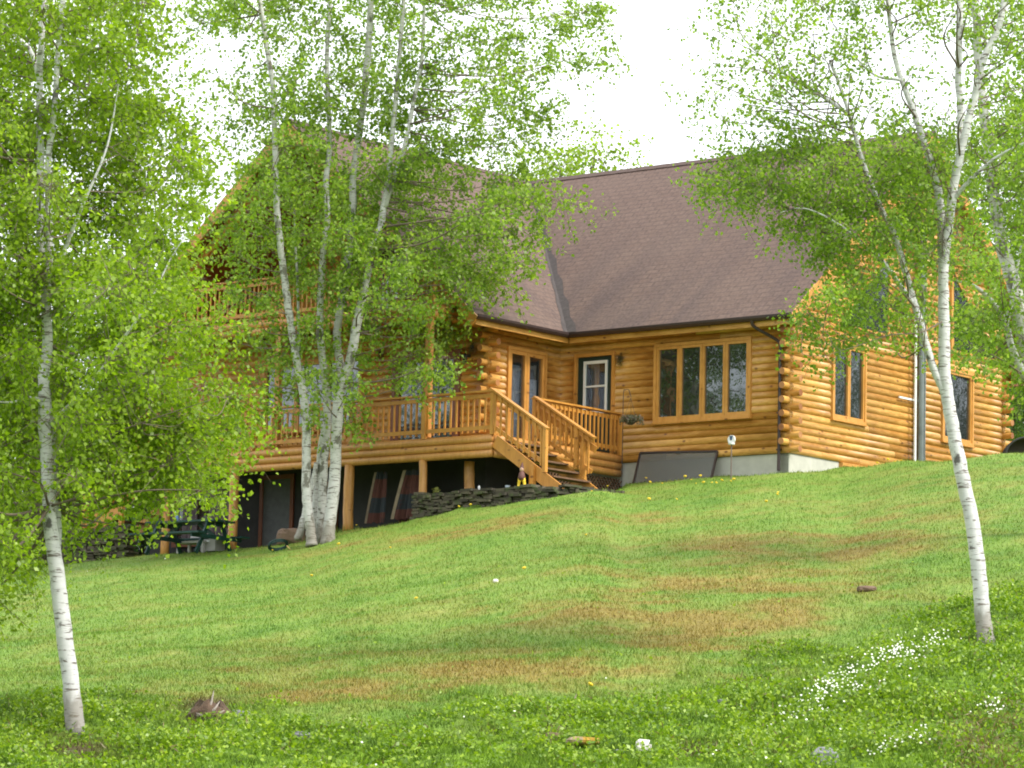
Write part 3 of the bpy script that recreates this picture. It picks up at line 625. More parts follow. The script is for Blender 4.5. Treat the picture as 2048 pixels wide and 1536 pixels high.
# ------------------------------------------------------------------ the log house
house = empty('log_house', (C0[0], C0[1], 0), -TH)
tag(house, 'honey coloured log house with brown shingle roof, two wings and a gable balcony', 'house')
HB = 0.1526; Z0 = 10.05; ZE = 13.02; SL = 0.87; RB = 5.2; RA = -11.4; ZR = ZE + SL * 5.7
AW, BW, AL, BE = -6.27, -2.63, -16.5, 8.95        # side wall, wing front, left wall, back
def Wf(b0, sgn=-1): return lambda s, o, z: (s, b0 + sgn * o, z)      # wall along a, outward -b
def Wg(a0, sgn=1): return lambda s, o, z: (a0 + sgn * o, s, z)       # wall along b, outward +a
PROF = [(0.0, 0.018), (0.06, 0.033), (0.28, 0.052), (0.52, 0.058), (0.78, 0.046), (0.96, 0.028), (1.0, 0.018)]
def log_courses(T, s0, s1, z0, z1, opens, ext=None):
    mb = MB(); n = int(round((z1 - z0) / HB)); rr = random.Random(int(abs(s0 * 7 + s1 * 13) * 10))
    for i in range(n):
        za = z0 + i * HB; zm = za + HB / 2; lo, hi = (s0, s1) if ext is None else ext(zm)
        if hi - lo < .15: continue
        iv = [(lo, hi)]
        for (a, b, c, d) in opens:
            c2 = c(zm) if callable(c) else c; d2 = d(zm) if callable(d) else d
            if c2 < zm < d2: iv = [p for (x, y) in iv for p in ((x, min(y, a)), (max(x, b), y)) if p[1] - p[0] > .02]
        pieces = []
        for x, y in iv:                     # long courses are made of butted logs
            while y - x > 5.2:
                c_ = x + 2.6 + rr.random() * 2.2; pieces.append((x, c_ - .002)); x = c_ + .002
            pieces.append((x, y))
        for x, y in pieces:
            jo = rr.uniform(-.003, .003)
            vs = [T(s, o + jo, za + f_ * HB * .995) for s in (x, y) for f_, o in PROF]; m = len(PROF)
            fs = [(j, j + 1, m + j + 1, m + j) for j in range(m - 1)] + [tuple(range(m)), tuple(range(m, 2 * m))[::-1]]
            mb.add(vs, fs)
    return mb
def wall(T, s0, s1, z0, z1, opens, ext=None, name='wall'):
    o = log_courses(T, s0, s1, z0, z1, opens, ext).build(name, M_LOG, house)
    for p in o.data.polygons: p.use_smooth = len(p.vertices) == 4
    return o
zr_main = lambda b: ZR - SL * abs(b - RB)
gw = [(1.62, 2.86, 11.0, 12.66), (6.22, 7.46, 11.0, 12.62)]
fw = [(-5.72, -4.74, 10.2, 12.5), (-3.5, -1.02, 10.95, 12.6)]
wall(Wf(0), AW, 0.0, Z0, 12.95, fw)
def gext(z):
    d = (ZR - .12 - z) / SL; return (max(0.0, RB - d), min(BE, RB + d))
tri_l = (1.75, 3.9, 13.12, 15.3); tri_r = (6.5, 8.3, 13.12, 15.3)
wall(Wg(0), 0.0, BE, Z0, 17.7, gw, gext)
wall(Wg(AW), BW, 0.0, Z0, 12.95, [(-1.95, -.68, 10.2, 12.5)])
def wext(z):
    d = (ZR - .12 - z) / SL; return (max(AL, RA - d), min(AW, RA + d))
wall(Wf(BW), AL, AW, Z0, Z0 + HB * 20, [(-8.87, -7.07, 10.2, 12.4), (-12.9, -9.9, 10.9, 12.5)])
wall(Wf(-.5), AL + .1, AW - .1, Z0 + HB * 20, 17.7, [(-12.6, -10.2, 13.05, 15.6)], wext)
wall(Wg(AL, -1), BW, BE, Z0, 12.95, [])
wall(Wf(BE, 1), AL, 0.0, Z0, 12.95, [])
# dark interior core so that nothing shows through the openings
mb = MB(); mb.box(AL + .35, AW - .35, BW + .45, BE - .3, 8.3, 12.8); mb.box(AW - .3, -.4, .45, BE - .3, 8.3, 12.8); mb.box(RA - 2.3, RA + 2.3, -.1, BE - .3, 12.801, 15.2); mb.box(RA, -.4, RB - 2.3, RB + 2.3, 12.802, 15.2)
mb.build('interior', plain('dark_interior', (0.02, 0.018, 0.016), .9), house)
# corner logs: alternating ends
def corner_logs(a, b, da, db, z1):
    mb = MB(); i = 0; nn = 10; z = Z0
    while z < z1:
        zc = z + HB / 2; r = .077
        if i % 2 == 0: p, q = (a - da * .06, b, zc), (a + da * .30, b, zc)
        else: p, q = (a, b - db * .06, zc), (a, b + db * .30, zc)
        mb.tube([p, q], [r, r * .97], 12); mb.m[-1] = mb.m[-2] = 1; z += HB; i += 1
    mb.box(min(a, a + da * .07), max(a, a + da * .07), min(b, b + db * .07), max(b, b + db * .07), Z0, z1 - .1)
    return mb.build('corner_logs', [M_LOG, M_LOGEND], house)
corner_logs(0, 0, 1, -1, 12.8); corner_logs(0, BE, 1, 1, 12.8); corner_logs(AW, BW, 1, -1, 12.8); corner_logs(AL, BW, -1, -1, 12.8)
# foundation
mb = MB(); mb.box(AW - .2, -.02, .02, .3, 8.6, Z0 - .003); mb.box(-.3, .0, .02, 1.98, 8.6, Z0 - .003); mb.box(-.3, .0, 3.62, BE - .02, 8.6, Z0 - .003); mb.box(-.3, -.001, 1.98, 3.62, 8.6, 9.5)
mb.build('foundation', M_CONC, house)
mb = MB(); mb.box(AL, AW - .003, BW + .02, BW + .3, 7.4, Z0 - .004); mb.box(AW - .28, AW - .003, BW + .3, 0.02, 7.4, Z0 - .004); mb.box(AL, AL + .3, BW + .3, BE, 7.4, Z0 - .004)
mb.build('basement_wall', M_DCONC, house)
# basement window on the gable side
def window(T, s0, s1, z0, z1, n=1, glass=None, frame_mat=None, label=None, fr=.075, sash=.045, name='window', parent=None, sill=True):
    frame_mat = frame_mat or M_TRIM; glass = glass or M_GLASS; e = MB(); mbx = lambda *a: e.box(*a, T=T)
    mbx(s0 - fr, s0, .0, .105, z0 - fr, z1 + fr); mbx(s1, s1 + fr, .0, .105, z0 - fr, z1 + fr)
    mbx(s0, s1, .0, .104, z1, z1 + fr); mbx(s0, s1, .0, .104, z0 - fr, z0)
    if sill: mbx(s0 - fr - .02, s1 + fr + .02, .0, .135, z0 - fr - .035, z0 - fr - .002)
    o = e.build(name, frame_mat, parent or house)
    if label: o['label'] = label
    wd = (s1 - s0) / n
    for k in range(n):
        a, b = s0 + k * wd, s0 + (k + 1) * wd; f = MB(); g = lambda *q: f.box(*q, T=T)
        g(a + .004, a + sash, -.01, .085, z0 + .003, z1 - .003); g(b - sash, b - .004, -.01, .085, z0 + .003, z1 - .003)
        g(a + sash, b - sash, -.01, .084, z1 - sash, z1 - .003); g(a + sash, b - sash, -.01, .084, z0 + .003, z0 + sash)
        f.build('sash', frame_mat, o)
        p = MB(); p.box(a + sash - .005, b - sash + .005, .028, .036, z0 + sash - .005, z1 - sash + .005, T=T); p.build('pane', glass, o)
    return o
window(Wf(0), -3.5, -1.02, 10.95, 12.58, 4, sash=.062, fr=.07)
window(Wg(0), 1.62, 2.86, 11.02, 12.62, 2, sash=.055, fr=.06)
window(Wg(0), 6.22, 7.46, 11.02, 12.6, 1, sash=.06, fr=.07)
window(Wg(0), 2.05, 3.55, 9.55, 9.97, 1, fr=.07, sash=.03, sill=False)
window(Wf(BW), -12.86, -9.94, 10.95, 12.45, 3)
window(Wf(-.5), -12.56, -10.24, 13.3, 15.5, 2)
fr_ = window(Wg(AW), -1.95, -.68, 10.26, 12.5, 2, glass=M_CLEAR, sash=.085, fr=.07, sill=False)
c = MB()
for k in range(2):
    s_ = -1.95 + k * .635
    pts = 24; top = [(s_ + .06 + .52 * i / pts, -.10 - .02 * math.sin(i * 1.3)) for i in range(pts + 1)]
    c.add([Wg(AW)(s, o, z) for z in (10.3, 12.2 - .25 * k) for s, o in top], [(i, i + 1, pts + 2 + i, pts + 1 + i) for i in range(pts)])
cu = c.build('curtain', M_CURT, fr_)
# patio doors of the wing, red-brown frames
pd = window(Wf(BW), -8.87, -7.07, 10.24, 12.38, 2, frame_mat=M_RED, sash=.11, fr=.09, sill=False, name='patio_door', label='red-brown framed glass patio door')
# gable windows with a slanted top following the rake
def tri_window(s0, s1, z0, flip, name='gable_window'):
    T = Wg(0); zt = lambda s: ZR - SL * abs(s - RB) - 1.86
    pts = [(s0, z0), (s1, z0), (s1, zt(s1)), (s0, zt(s0))]
    e = MB(); n = 4; inn = []
    cx = sum(p[0] for p in pts) / 4; cz = sum(p[1] for p in pts) / 4
    for p in pts:
        d = np.array([cx - p[0], cz - p[1]]); d = d / np.linalg.norm(d) * .13; inn.append((p[0] + d[0], p[1] + d[1]))
    for i in range(4):
        j = (i + 1) % 4; q = [pts[i], pts[j], inn[j], inn[i]]
        vs = [T(s, o, z) for o in (.0, .11) for s, z in q]; e.add(vs, [(0, 1, 2, 3), (7, 6, 5, 4), (0, 4, 5, 1), (1, 5, 6, 2), (2, 6, 7, 3), (3, 7, 4, 0)])
    o = e.build(name, M_TRIM, house); g = MB(); vs = [T(s, o_, z) for o_ in (.078, .086) for s, z in inn]
    g.add(vs, [(0, 1, 2, 3), (7, 6, 5, 4), (0, 4, 5, 1), (1, 5, 6, 2), (2, 6, 7, 3), (3, 7, 4, 0)]); g.build('pane', M_GLASS, o)
tri_window(1.72, 3.9, 13.06, False); tri_window(6.5, 8.6, 13.06, True)
# green front door
T = Wf(0); e = MB(); e.box(-5.80, -5.72, 0, .105, 10.2, 12.58, T=T); e.box(-4.74, -4.66, 0, .105, 10.2, 12.58, T=T); e.box(-5.72, -4.74, 0, .104, 12.5, 12.58, T=T)
dr = e.build('door', M_TRIM, house); tag(dr, 'dark green front door with a white framed window')
e = MB(); e.box(-5.715, -5.50, 0, .05, 10.2, 12.495, T=T); e.box(-4.93, -4.745, 0, .05, 10.2, 12.495, T=T); e.box(-5.50, -4.93, 0, .05, 12.34, 12.495, T=T); e.box(-5.50, -4.93, 0, .05, 10.2, 11.26, T=T)
e.build('door_leaf', M_GREEN, dr)
e = MB(); e.box(-5.55, -5.49, .035, .075, 11.2, 12.4, T=T); e.box(-4.94, -4.88, .035, .075, 11.2, 12.4, T=T); e.box(-5.49, -4.94, .035, .074, 12.33, 12.4, T=T); e.box(-5.49, -4.94, .035, .074, 11.2, 11.26, T=T); e.box(-5.49, -4.94, .035, .07, 11.80, 11.84, T=T)
e.build('door_window_frame', M_WHITE, dr)
e = MB(); e.box(-5.49, -4.94, .02, .026, 11.26, 12.33, T=T); e.build('pane', M_CLEAR, dr)
e = MB(); e.add([T(s, -.08 - .015 * math.sin(i * 1.4), z) for z in (11.2, 12.4) for i, s in enumerate(np.linspace(-5.45, -5.2, 9))], [(i, i + 1, 10 + i, 9 + i) for i in range(8)]); e.build('curtain', M_CURT, dr)
e = MB(); e.tube([T(-4.82, .05, 11.08), T(-4.82, .11, 11.08)], [.02, .032], 10); e.build('door_knob', M_BRASS, dr)

# roof
def slab(pts3, uvs, mb, th=.09):
    n = len(pts3); low = [(x, y, z - th) for x, y, z in pts3]
    mb.add(pts3, [tuple(range(n))], 0, [uvs]); mb.add(low, [tuple(range(n))[::-1]], 1)
    for i in range(n):
        j = (i + 1) % n; mb.add([pts3[i], pts3[j], low[j], low[i]], [(0, 3, 2, 1)], 2)
SE = math.hypot(1, SL)
def slope_ab(pts, axis_, eave, mb, d0=None):
    """pts in (a,b); slope rises away from the eave line value on the given axis"""
    P_ = []; UVs = []
    for a, b in pts:
        d = abs((b if axis_ == 'b' else a) - eave); P_.append((a, b, ZE + SL * d)); UVs.append(((a if axis_ == 'b' else b), d * SE))
    slab(P_, UVs, mb)
XR, XF = .42, -3.85
mb = MB()
slope_ab([(XR, -.5), (XR, RB), (RA, RB), (-5.7, -.5)], 'b', -.5, mb)
slope_ab([(-5.7, -.5), (RA, RB), (RA, XF), (-5.7, XF)], 'a', -5.7, mb)
slope_ab([(-17.1, XF), (RA, XF), (RA, 11.2), (-17.1, 11.2)], 'a', -17.1, mb)
slope_ab([(XR, RB), (XR, 10.9), (-5.7, 10.9), (RA, RB)], 'b', 10.9, mb)
slope_ab([(RA, RB), (-5.7, 10.9), (-5.7, 11.2), (RA, 11.2)], 'a', -5.7, mb)
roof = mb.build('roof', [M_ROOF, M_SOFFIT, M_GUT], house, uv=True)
# ridge caps and the dark valley strip
def up(a, b, z, e=.0): return (a, b, z + e)
mb = MB(); 
for i in range(int((XR - RA) / .3)):
    a = XR - i * .3; mb.bar((a, RB - .07, ZR - .045 + .004 * (i % 2)), (a - .29, RB - .07, ZR - .045 + .004 * (i % 2)), .17, .02, up=(0, -SL, 1)); mb.bar((a, RB + .07, ZR - .045), (a - .29, RB + .07, ZR - .045), .17, .02, up=(0, SL, 1))
for i in range(int((RB - XF) / .3)):
    b = XF + i * .3; mb.bar((RA + .07, b, ZR - .045), (RA + .07, b + .29, ZR - .045), .17, .02, up=(SL, 0, 1)); mb.bar((RA - .07, b, ZR - .045), (RA - .07, b + .29, ZR - .045), .17, .02, up=(-SL, 0, 1))
mb.build('ridge_cap', M_ROOF, roof)
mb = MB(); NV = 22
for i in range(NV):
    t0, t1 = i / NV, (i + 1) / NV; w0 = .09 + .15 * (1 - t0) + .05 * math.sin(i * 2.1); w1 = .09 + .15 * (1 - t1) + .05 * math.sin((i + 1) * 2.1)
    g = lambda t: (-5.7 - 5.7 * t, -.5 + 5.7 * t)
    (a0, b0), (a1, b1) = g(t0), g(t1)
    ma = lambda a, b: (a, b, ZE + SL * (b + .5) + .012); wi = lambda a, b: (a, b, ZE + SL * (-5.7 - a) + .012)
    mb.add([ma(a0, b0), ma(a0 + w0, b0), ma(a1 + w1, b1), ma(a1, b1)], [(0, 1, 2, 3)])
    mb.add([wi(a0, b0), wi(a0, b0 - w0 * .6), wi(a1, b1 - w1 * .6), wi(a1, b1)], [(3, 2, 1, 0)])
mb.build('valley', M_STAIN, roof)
# soffits under the eaves, rake boards, gutters
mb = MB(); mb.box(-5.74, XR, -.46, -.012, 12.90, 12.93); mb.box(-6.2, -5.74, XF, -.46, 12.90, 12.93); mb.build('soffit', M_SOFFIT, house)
mb = MB()
for s in (-1, 1):                                  # rakes of the right gable: fascia board and lookout boards
    mb = MB(); e0 = (XR - .02, RB + s * 5.72, ZE - .17); e1 = (XR - .02, RB + s * .01, ZR - .20); mb.bar(e0, e1, .045, .24, up=(0, 0, 1))
    mb.bar((XR - .06, RB + s * 5.60, ZE - .12), (XR - .06, RB + s * .01, ZR - .14), .03, .2); mb.build('rake_board', M_TRIM, house)
for s in (-1, 1):
    mb = MB(); mb.bar((RA + s * 5.72, XF + .02, ZE - .17), (RA + s * .01, XF + .02, ZR - .20), .045, .24)
    mb.build('rake_board', M_TRIM, house)
    mb = MB(); mb.bar((RA + s * 4.6, XF + .5, ZR - SL * 4.6 - .34), (RA + s * .02, XF + .5, ZR - .36), .14, .2); mb.build('rafter', M_TRIM, house)
mb = MB(); mb.box(-5.66, XR, -.47, -.44, 12.78, 12.93); mb.box(-5.72, -5.69, XF + .05, -.47, 12.78, 12.93); mb.build('fascia', M_LOG, house)
def gutter(p, q, n):
    e = MB(); p = np.array(p); q = np.array(q); n = np.array(n, float)
    prof = [(0, 0), (.012, -.09), (.05, -.115), (.09, -.10), (.118, -.05), (.118, 0.0), (.105, 0.0), (.10, -.045), (.06, -.095), (.03, -.09), (.012, 0)]
    vs = [x + n * u_ + np.array([0, 0, w_]) for x in (p, q) for u_, w_ in prof]; k = len(prof)
    e.add(vs, [(i, (i + 1) % k, k + (i + 1) % k, k + i) for i in range(k)] + [tuple(range(k))[::-1], tuple(range(k, 2 * k))]); return e.build('gutter', M_GUT, house)
gutter((-5.82, -.49, 13.0), (XR + .02, -.49, 13.0), (0, -1, 0)); gutter((-5.69, XF, 13.0), (-5.69, -.61, 13.0), (1, 0, 0))
mb = MB(); mb.tube(catmull([(-.62, -.56, 12.92), (-.60, -.50, 12.78), (-.30, -.18, 12.55), (-.17, -.12, 12.42), (-.17, -.12, 12.2)], 4), .036, 8); mb.tube([(-.17, -.12, 12.3), (-.17, -.12, 9.66)], .036, 8)
for z in (12.2, 10.9, 10.1): mb.box(-.215, -.125, -.165, -.07, z, z + .03)
mb.build('downspout', M_GUT, house)
# porch roof soffit beyond the right end of the gable (dark)
mb = MB(); mb.bar((-.4, BE + .03, 12.95), (-.4, 10.9, 12.95), 1.6, .06, up=(0, 0, 1)); mb.box(.20, .28, BE + .1, 10.85, 12.55, 12.9); mb.build('porch_beam', M_RED, house)
# balcony on the wing gable
BF, BL, BR_ = -4.4, -15.2, -6.42
def rim_logs(T, s0, s1, zt, n=3, r=.083, name='rim_log', parent=None, dz=.158):
    for i in range(n):
        e = MB(); zc = zt - r - i * dz; m = 14; q = [T(s, 0, zc) for s in np.linspace(s0, s1, m)]; e.tube(q, r, 12); e.build(name, M_POST, parent, smooth=True)
def railing(parent, p, q, h=.93, gap=.155, name='railing', clear=.10, maxn=999, posts=(0, 1), skirt=True, mat=None, stuff=0):
    """rail from p to q (base points, may slope); returns the railing part with each baluster its own sub-part"""
    mat = mat or M_DECK; p = np.array(p, float); q = np.array(q, float); d = q - p; L = np.linalg.norm(d[:2]); up_ = np.array([0, 0, 1.0])
    e = MB(); e.bar(p + up_ * (clear + .04), q + up_ * (clear + .04), .04, .085); e.bar(p + up_ * (h - .11), q + up_ * (h - .11), .04, .085)
    for t in posts: 
        b = p + d * t; e.bar(b - up_ * .02, b + up_ * (h - .03), .09, .09, up=(d[0] / L, d[1] / L, 0))
    o = e.build(name, mat, parent); e = MB(); e.bar(p + up_ * (h - .012) - d / L * .05, q + up_ * (h - .012) + d / L * .06, .15, .038); e.build('handrail', mat, o)
    n = int(L / gap); me = None; ex = MB()
    nd = np.cross(d / L, up_); nd /= np.linalg.norm(nd)
    for i in range(n):
        b = p + d * ((i + .5) / n); z0_, z1_ = b + up_ * (clear - .05) + nd * .035, b + up_ * (h - .07) + nd * .035
        if i < stuff: ex.bar(z0_, z1_, .036, .036, up=(d[0] / L, d[1] / L, 0)); continue
        e = MB(); e.bar(z0_, z1_, .036, .036, up=(d[0] / L, d[1] / L, 0)); e.build('baluster', mat, o)
    if ex.v: tag(ex.build('balusters', mat, o), kind='stuff')
    return o
balc = MB(); balc.box(BL, BR_, BF, -.58, 13.16, 13.22); bo = balc.build('balcony', M_DECK, house)
rim_logs(lambda s, o, z: (s, BF, z), BL - .1, BR_ + .12, 13.2, 2, parent=bo, dz=.155)
rim_logs(lambda s, o, z: (BR_, s, z), BF, BW - .08, 13.2, 2, parent=bo, dz=.155)
railing(house, (BR_, BF, 13.22), (BL, BF, 13.22), h=.95, gap=.135, posts=(0, .5, 1))
mb = MB()
for i, a in enumerate((BR_ + .02, -10.8, BL + .1)): 
    e = MB(); e.bar((a, -4.5, 10.26), (a, -4.5, 12.90), .13, .13, up=(1, 0, 0)); e.build('balcony_post', M_POST, house)
# chimney pipe on the gable
T = Wg(0); ch = MB(); ch.tube([T(5.02, .22, 9.6), T(5.02, .22, 15.6)], .105, 16)
for z in (10.4, 12.15, 13.9): ch.tube([T(5.02, .22, z), T(5.02, .22, z + .03)], .112, 16)
cho = ch.build('chimney_pipe', M_PIPE, house, smooth=False)
e = MB(); e.tube([T(4.80, .2, 9.7), T(4.80, .2, 13.72)], .032, 10); e.build('highlight_tube', M_WHITE, cho)  # white tube standing in for the bright highlight along the shiny pipe
for q_ in ((4.25, 11.72), (4.45, 13.60)): e = MB(); e.box(q_[0], 5.0, .10, .13, q_[1], q_[1] + .045, T=T); e.build('bracket', M_WHITE, cho)
# wall lamps and the dry hanging plants by the doors
def wall_lamp(T, s, z):
    e = MB(); e.tube([T(s, .06, z), T(s, .10, z)], .05, 10); e.tube(catmull([T(s, .1, z), T(s, .17, z + .06), T(s, .22, z + .02)], 4), .008, 6); e.tube([T(s, .22, z + .03), T(s, .22, z - .01), T(s, .22, z - .17), T(s, .22, z - .2)], [.02, .055, .045, .015], 8)
    return e.build('wall_lamp', M_IRON, house)
wall_lamp(Wf(BW), -6.75, 12.3)

# ------------------------------------------------------------------ deck with its stairs
deck = empty('wooden_deck', (C0[0], C0[1], 0), -TH)
tag(deck, 'raised wooden deck on log posts with stairs along the front of the log house', 'deck')
DR, DF, DL, DZ = -4.46, -4.65, -14.2, 10.22
mb = MB()
for i in range(int((BW - .08 - DF) / .145)):
    b = DF + .02 + i * .145; mb.box(DL, DR, b, b + .138, DZ - .04, DZ)
for i in range(int((-.1 - BW) / .145)):
    b = BW - .06 + i * .145; mb.box(AW + .09, DR, b, b + .138, DZ - .04, DZ)
mb.build('deck_boards', M_DECK, deck)
rim_logs(lambda s, o, z: (s, DF, z), DL - .12, DR + .0, DZ - .02, 3, parent=deck)
rim_logs(lambda s, o, z: (DR, s, z), DF + .06, -.09, DZ - .02, 3, parent=deck)
mb = MB()
for i in range(24): mb.box(DL + .2 + i * .405, DL + .24 + i * .405, DF + .1, BW - .1, DZ - .24, DZ - .045)
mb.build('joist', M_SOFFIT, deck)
def post(a, b, r=.10, zt=9.74):
    g = H(a, b, 0); zb = float(tz(g[0], g[1])) - .1; e = MB(); rr = random.Random(int(a * 100))
    q = [(a + rr.uniform(-.008, .008), b + rr.uniform(-.008, .008), z) for z in np.linspace(zb, zt, 7)]; e.tube(q, [r * (1.04 - .012 * i + rr.uniform(-.02, .02)) for i in range(7)], 12); e.build('log_post', M_POST, deck, smooth=True)
post(-14.02, DF); post(-11.92, DF, .11); post(-8.48, DF, .115); post(-6.36, DF, .09); post(-5.6, -4.0, .115)
e = MB(); e.bar((-6.36, DF, 9.2), (-6.42, DF - .1, 8.35), .10, .12, up=(1, 0, 0)); 
railing(deck, (DR, DF, DZ), (-8.45, DF, DZ), posts=(0, .475, 1)); railing(deck, (-8.6, DF, DZ), (DL, DF, DZ), posts=(.5, 1), stuff=12)
railing(deck, (DR, -3.2, DZ), (DR, -.12, DZ), posts=(0, 1), gap=.15)
# right stairs run down along +a
SS = .66; sa0, sa1 = DR + .08, -2.55; nstep = 6; run = (sa1 - sa0) / nstep
for b in (DF + .03, -3.27):
    e = MB(); e.bar((sa0 - .02, b, DZ - .16), (sa1, b, DZ - .16 - SS * (sa1 - sa0)), .045, .27); e.build('stringer', M_DECK, deck)
for i in range(nstep):
    e = MB(); z = DZ - .16 - i * (SS * run) ; e.box(sa0 + i * run + .02, sa0 + (i + 1) * run + .03, DF + .06, -3.30, z - .035, z); e.build('tread', M_TREAD, deck)
e = MB(); e.bar((sa1 - .25, DF + .03, DZ - .30 - SS * (sa1 - sa0 - .25)), (sa1 + .02, DF + .03, DZ - .30 - SS * (sa1 - sa0)), .05, .1); 
railing(deck, (DR + .02, DF - .01, DZ), (-3.02, DF - .01, DZ - .60 * 1.46), posts=(1,), gap=.15, h=.95, clear=.12)
railing(deck, (DR + .08, -3.24, DZ), (-2.85, -3.24, DZ - .60 * 1.53), posts=(.72,), gap=.15, h=.93, clear=.12)
for a, b in ((-3.33, DF - .02), (-3.1, -3.22)):
    g = H(a, b, 0); e = MB(); z1 = DZ - .6 * (a - DR) + (.0 if b < -4 else .75); e.bar((a, b, float(tz(g[0], g[1])) - .05), (a, b, z1 - .05), .11, .11, up=(1, 0, 0)); e.build('newel_post', M_DECK, deck)
e = MB(); e.bar((DR + .08, -3.17, DZ + .66), (-2.8, -3.17, DZ + .66 - .60 * 1.58), .04, .14); e.build('side_rail', M_DECK, deck)
# lattice below the right side
e = MB()
for i in range(26):
    b = -2.9 + i * .11
    e.bar((DR - .05, b, 9.68), (DR - .05, b + .42, 9.2), .012, .03, up=(1, 0, 0)); e.bar((DR - .035, b, 9.2), (DR - .035, b + .42, 9.68), .012, .03, up=(1, 0, 0))
e.build('lattice', M_TREAD, deck)
# left stairs run down along -a
for b in (DF + .05, -3.3):
    e = MB(); e.bar((DL, b, DZ - .16), (DL - 2.6, b, DZ - 1.92), .045, .27); e.build('stringer', M_DECK, deck)
for i in range(9):
    e = MB(); e.box(DL - .29 * (i + 1), DL - .29 * i, DF + .08, -3.34, DZ - .23 - i * .195, DZ - .195 - i * .195); e.build('tread', M_TREAD, deck)
railing(deck, (DL - .02, DF + .02, DZ), (DL - 2.5, DF + .02, DZ - 1.69), posts=(0, .5, 1), gap=.16, stuff=99)
for t in (.5, 1.0):
    a = DL - 2.5 * t; g = H(a, DF, 0); e = MB(); e.bar((a, DF, float(tz(g[0], g[1])) - .05), (a, DF, DZ - 1.69 * t), .1, .1, up=(1, 0, 0)); e.build('newel_post', M_DECK, deck)

# basement front details under the deck
e = MB(); T = Wf(BW)
e.box(-12.95, -12.85, 0, .05, 8.0, 9.9, T=T); e.box(-12.0, -11.9, 0, .05, 8.0, 9.9, T=T); e.box(-12.85, -12.0, 0, .049, 9.8, 9.9, T=T)
bd = e.build('basement_door', M_RED, house); e = MB(); e.box(-12.85, -12.0, .0, .02, 8.0, 9.8, T=T); e.build('pane', plain('pale_grey_door', (.10, .105, .105), .5, .2), bd)
window(T, -15.6, -14.3, 8.4, 9.6, 2, frame_mat=M_RED, fr=.08, sill=False)
window(T, -11.2, -10.6, 8.3, 9.6, 1, frame_mat=M_RED, fr=.06, sill=False)

# ------------------------------------------------------------------ fabric panels hanging under the deck
def m_cloth(name, c, c2, c3):
    m, t, b = nodes(name); v = coords(t, (1, 1, 1)); sx = t.nodes.new('ShaderNodeSeparateXYZ'); t.links.new(v, sx.inputs[0])
    w1 = N(t, 'ShaderNodeTexWave', Scale=.42, Distortion=.8); w1.bands_direction = 'Z'; t.links.new(v, w1.inputs[0])
    cc = mix(t, ramp(t, w1.outputs[0], [(.55, (0, 0, 0)), (.62, (1, 1, 1))]), c, c2)
    n = noise(t, v, 5, 3); cc = mix(t, ramp(t, n, [(.55, (0, 0, 0)), (.7, (1, 1, 1))]), cc, c3)
    t.links.new(cc, b.inputs['Base Color']); b.inputs['Roughness'].default_value = .95; return m
M_PLAID = m_cloth('dark_plaid_cloth', (.11, .042, .034), (.035, .042, .05), (.06, .032, .03)); M_HEM = plain('beige_hem', (.26, .20, .14), .9, .15, 8); M_MAUVE = plain('mauve_cloth', (.13, .10, .11), .9, .3, 4)
def cloth(name, a0, a1, b, z0, z1, mats, label, cat, folds, pinch=.0, seed=1, lean=0.0, group=None):
    root = empty(name, tuple(H((a0 + a1) / 2, b, z0)), -TH); tag(root, label, cat, group); rr = random.Random(seed)
    n, m = 40, 14; e = MB(); W_ = a1 - a0; vs = []
    for j in range(m + 1):
        t = j / m; sc = 1 - pinch * t ** 1.2
        for i in range(n + 1):
            u_ = i / n - .5; vs.append((u_ * W_ * sc + lean * t, .09 * math.sin(u_ * folds * 6.28 + .3 * t + seed) * (1 - .4 * t) + .02 * math.sin(i * 1.1), (z1 - z0) * t + .02 * math.sin(i * .9)))
    e.add(vs, [(j * (n + 1) + i, j * (n + 1) + i + 1, (j + 1) * (n + 1) + i + 1, (j + 1) * (n + 1) + i) for j in range(m) for i in range(n)])
    e.build('fabric', mats[0], root, smooth=True)
    if len(mats) > 1:
        e = MB(); q = [vs[j * (n + 1)] for j in range(m + 1)]; ws = [(x - .07, y, z) for x, y, z in q]
        e.add([*q, *ws], [(j, j + 1, m + 2 + j, m + 1 + j) for j in range(m)]); e.add([(x, y - .004, z) for x, y, z in q] + [(x + .0, y - .03, z) for x, y, z in ws], [(j, j + 1, m + 2 + j, m + 1 + j) for j in range(m)]); e.build('hem', mats[1], root)
    return root
cloth('hanging_cloth', -8.42, -7.86, -4.1, 8.5, 9.62, (M_PLAID, M_HEM), 'dark plaid cloth with beige edge hanging under the deck beside the thick log post', 'cloth', 1.5, .45, 1, .15, 'cloths hanging under the deck')
cloth('hanging_cloth', -7.92, -7.5, -3.6, 8.5, 9.62, (M_PLAID,), 'reddish cloth without an edge band hanging between the two beige edged cloths', 'cloth', 2, .4, 2, .05, 'cloths hanging under the deck')
cloth('hanging_cloth', -7.55, -6.98, -4.1, 8.55, 9.62, (M_PLAID, M_HEM), 'dark plaid cloth with beige edge hanging next to the stone wall post', 'cloth', 1.5, .5, 3, .15, 'cloths hanging under the deck')
cloth('hanging_cloth', -14.2, -13.7, -3.9, 8.3, 9.7, (M_MAUVE,), 'greyish mauve cloth hanging behind the bottle on the picnic table', 'cloth', 2.5, .2, 4, 0, 'cloths hanging under the deck')
cloth('hanging_cloth', -13.4, -12.75, -3.9, 8.3, 9.7, (M_MAUVE,), 'greyish mauve cloth hanging behind the right end of the picnic table', 'cloth', 3, .15, 5, 0, 'cloths hanging under the deck')

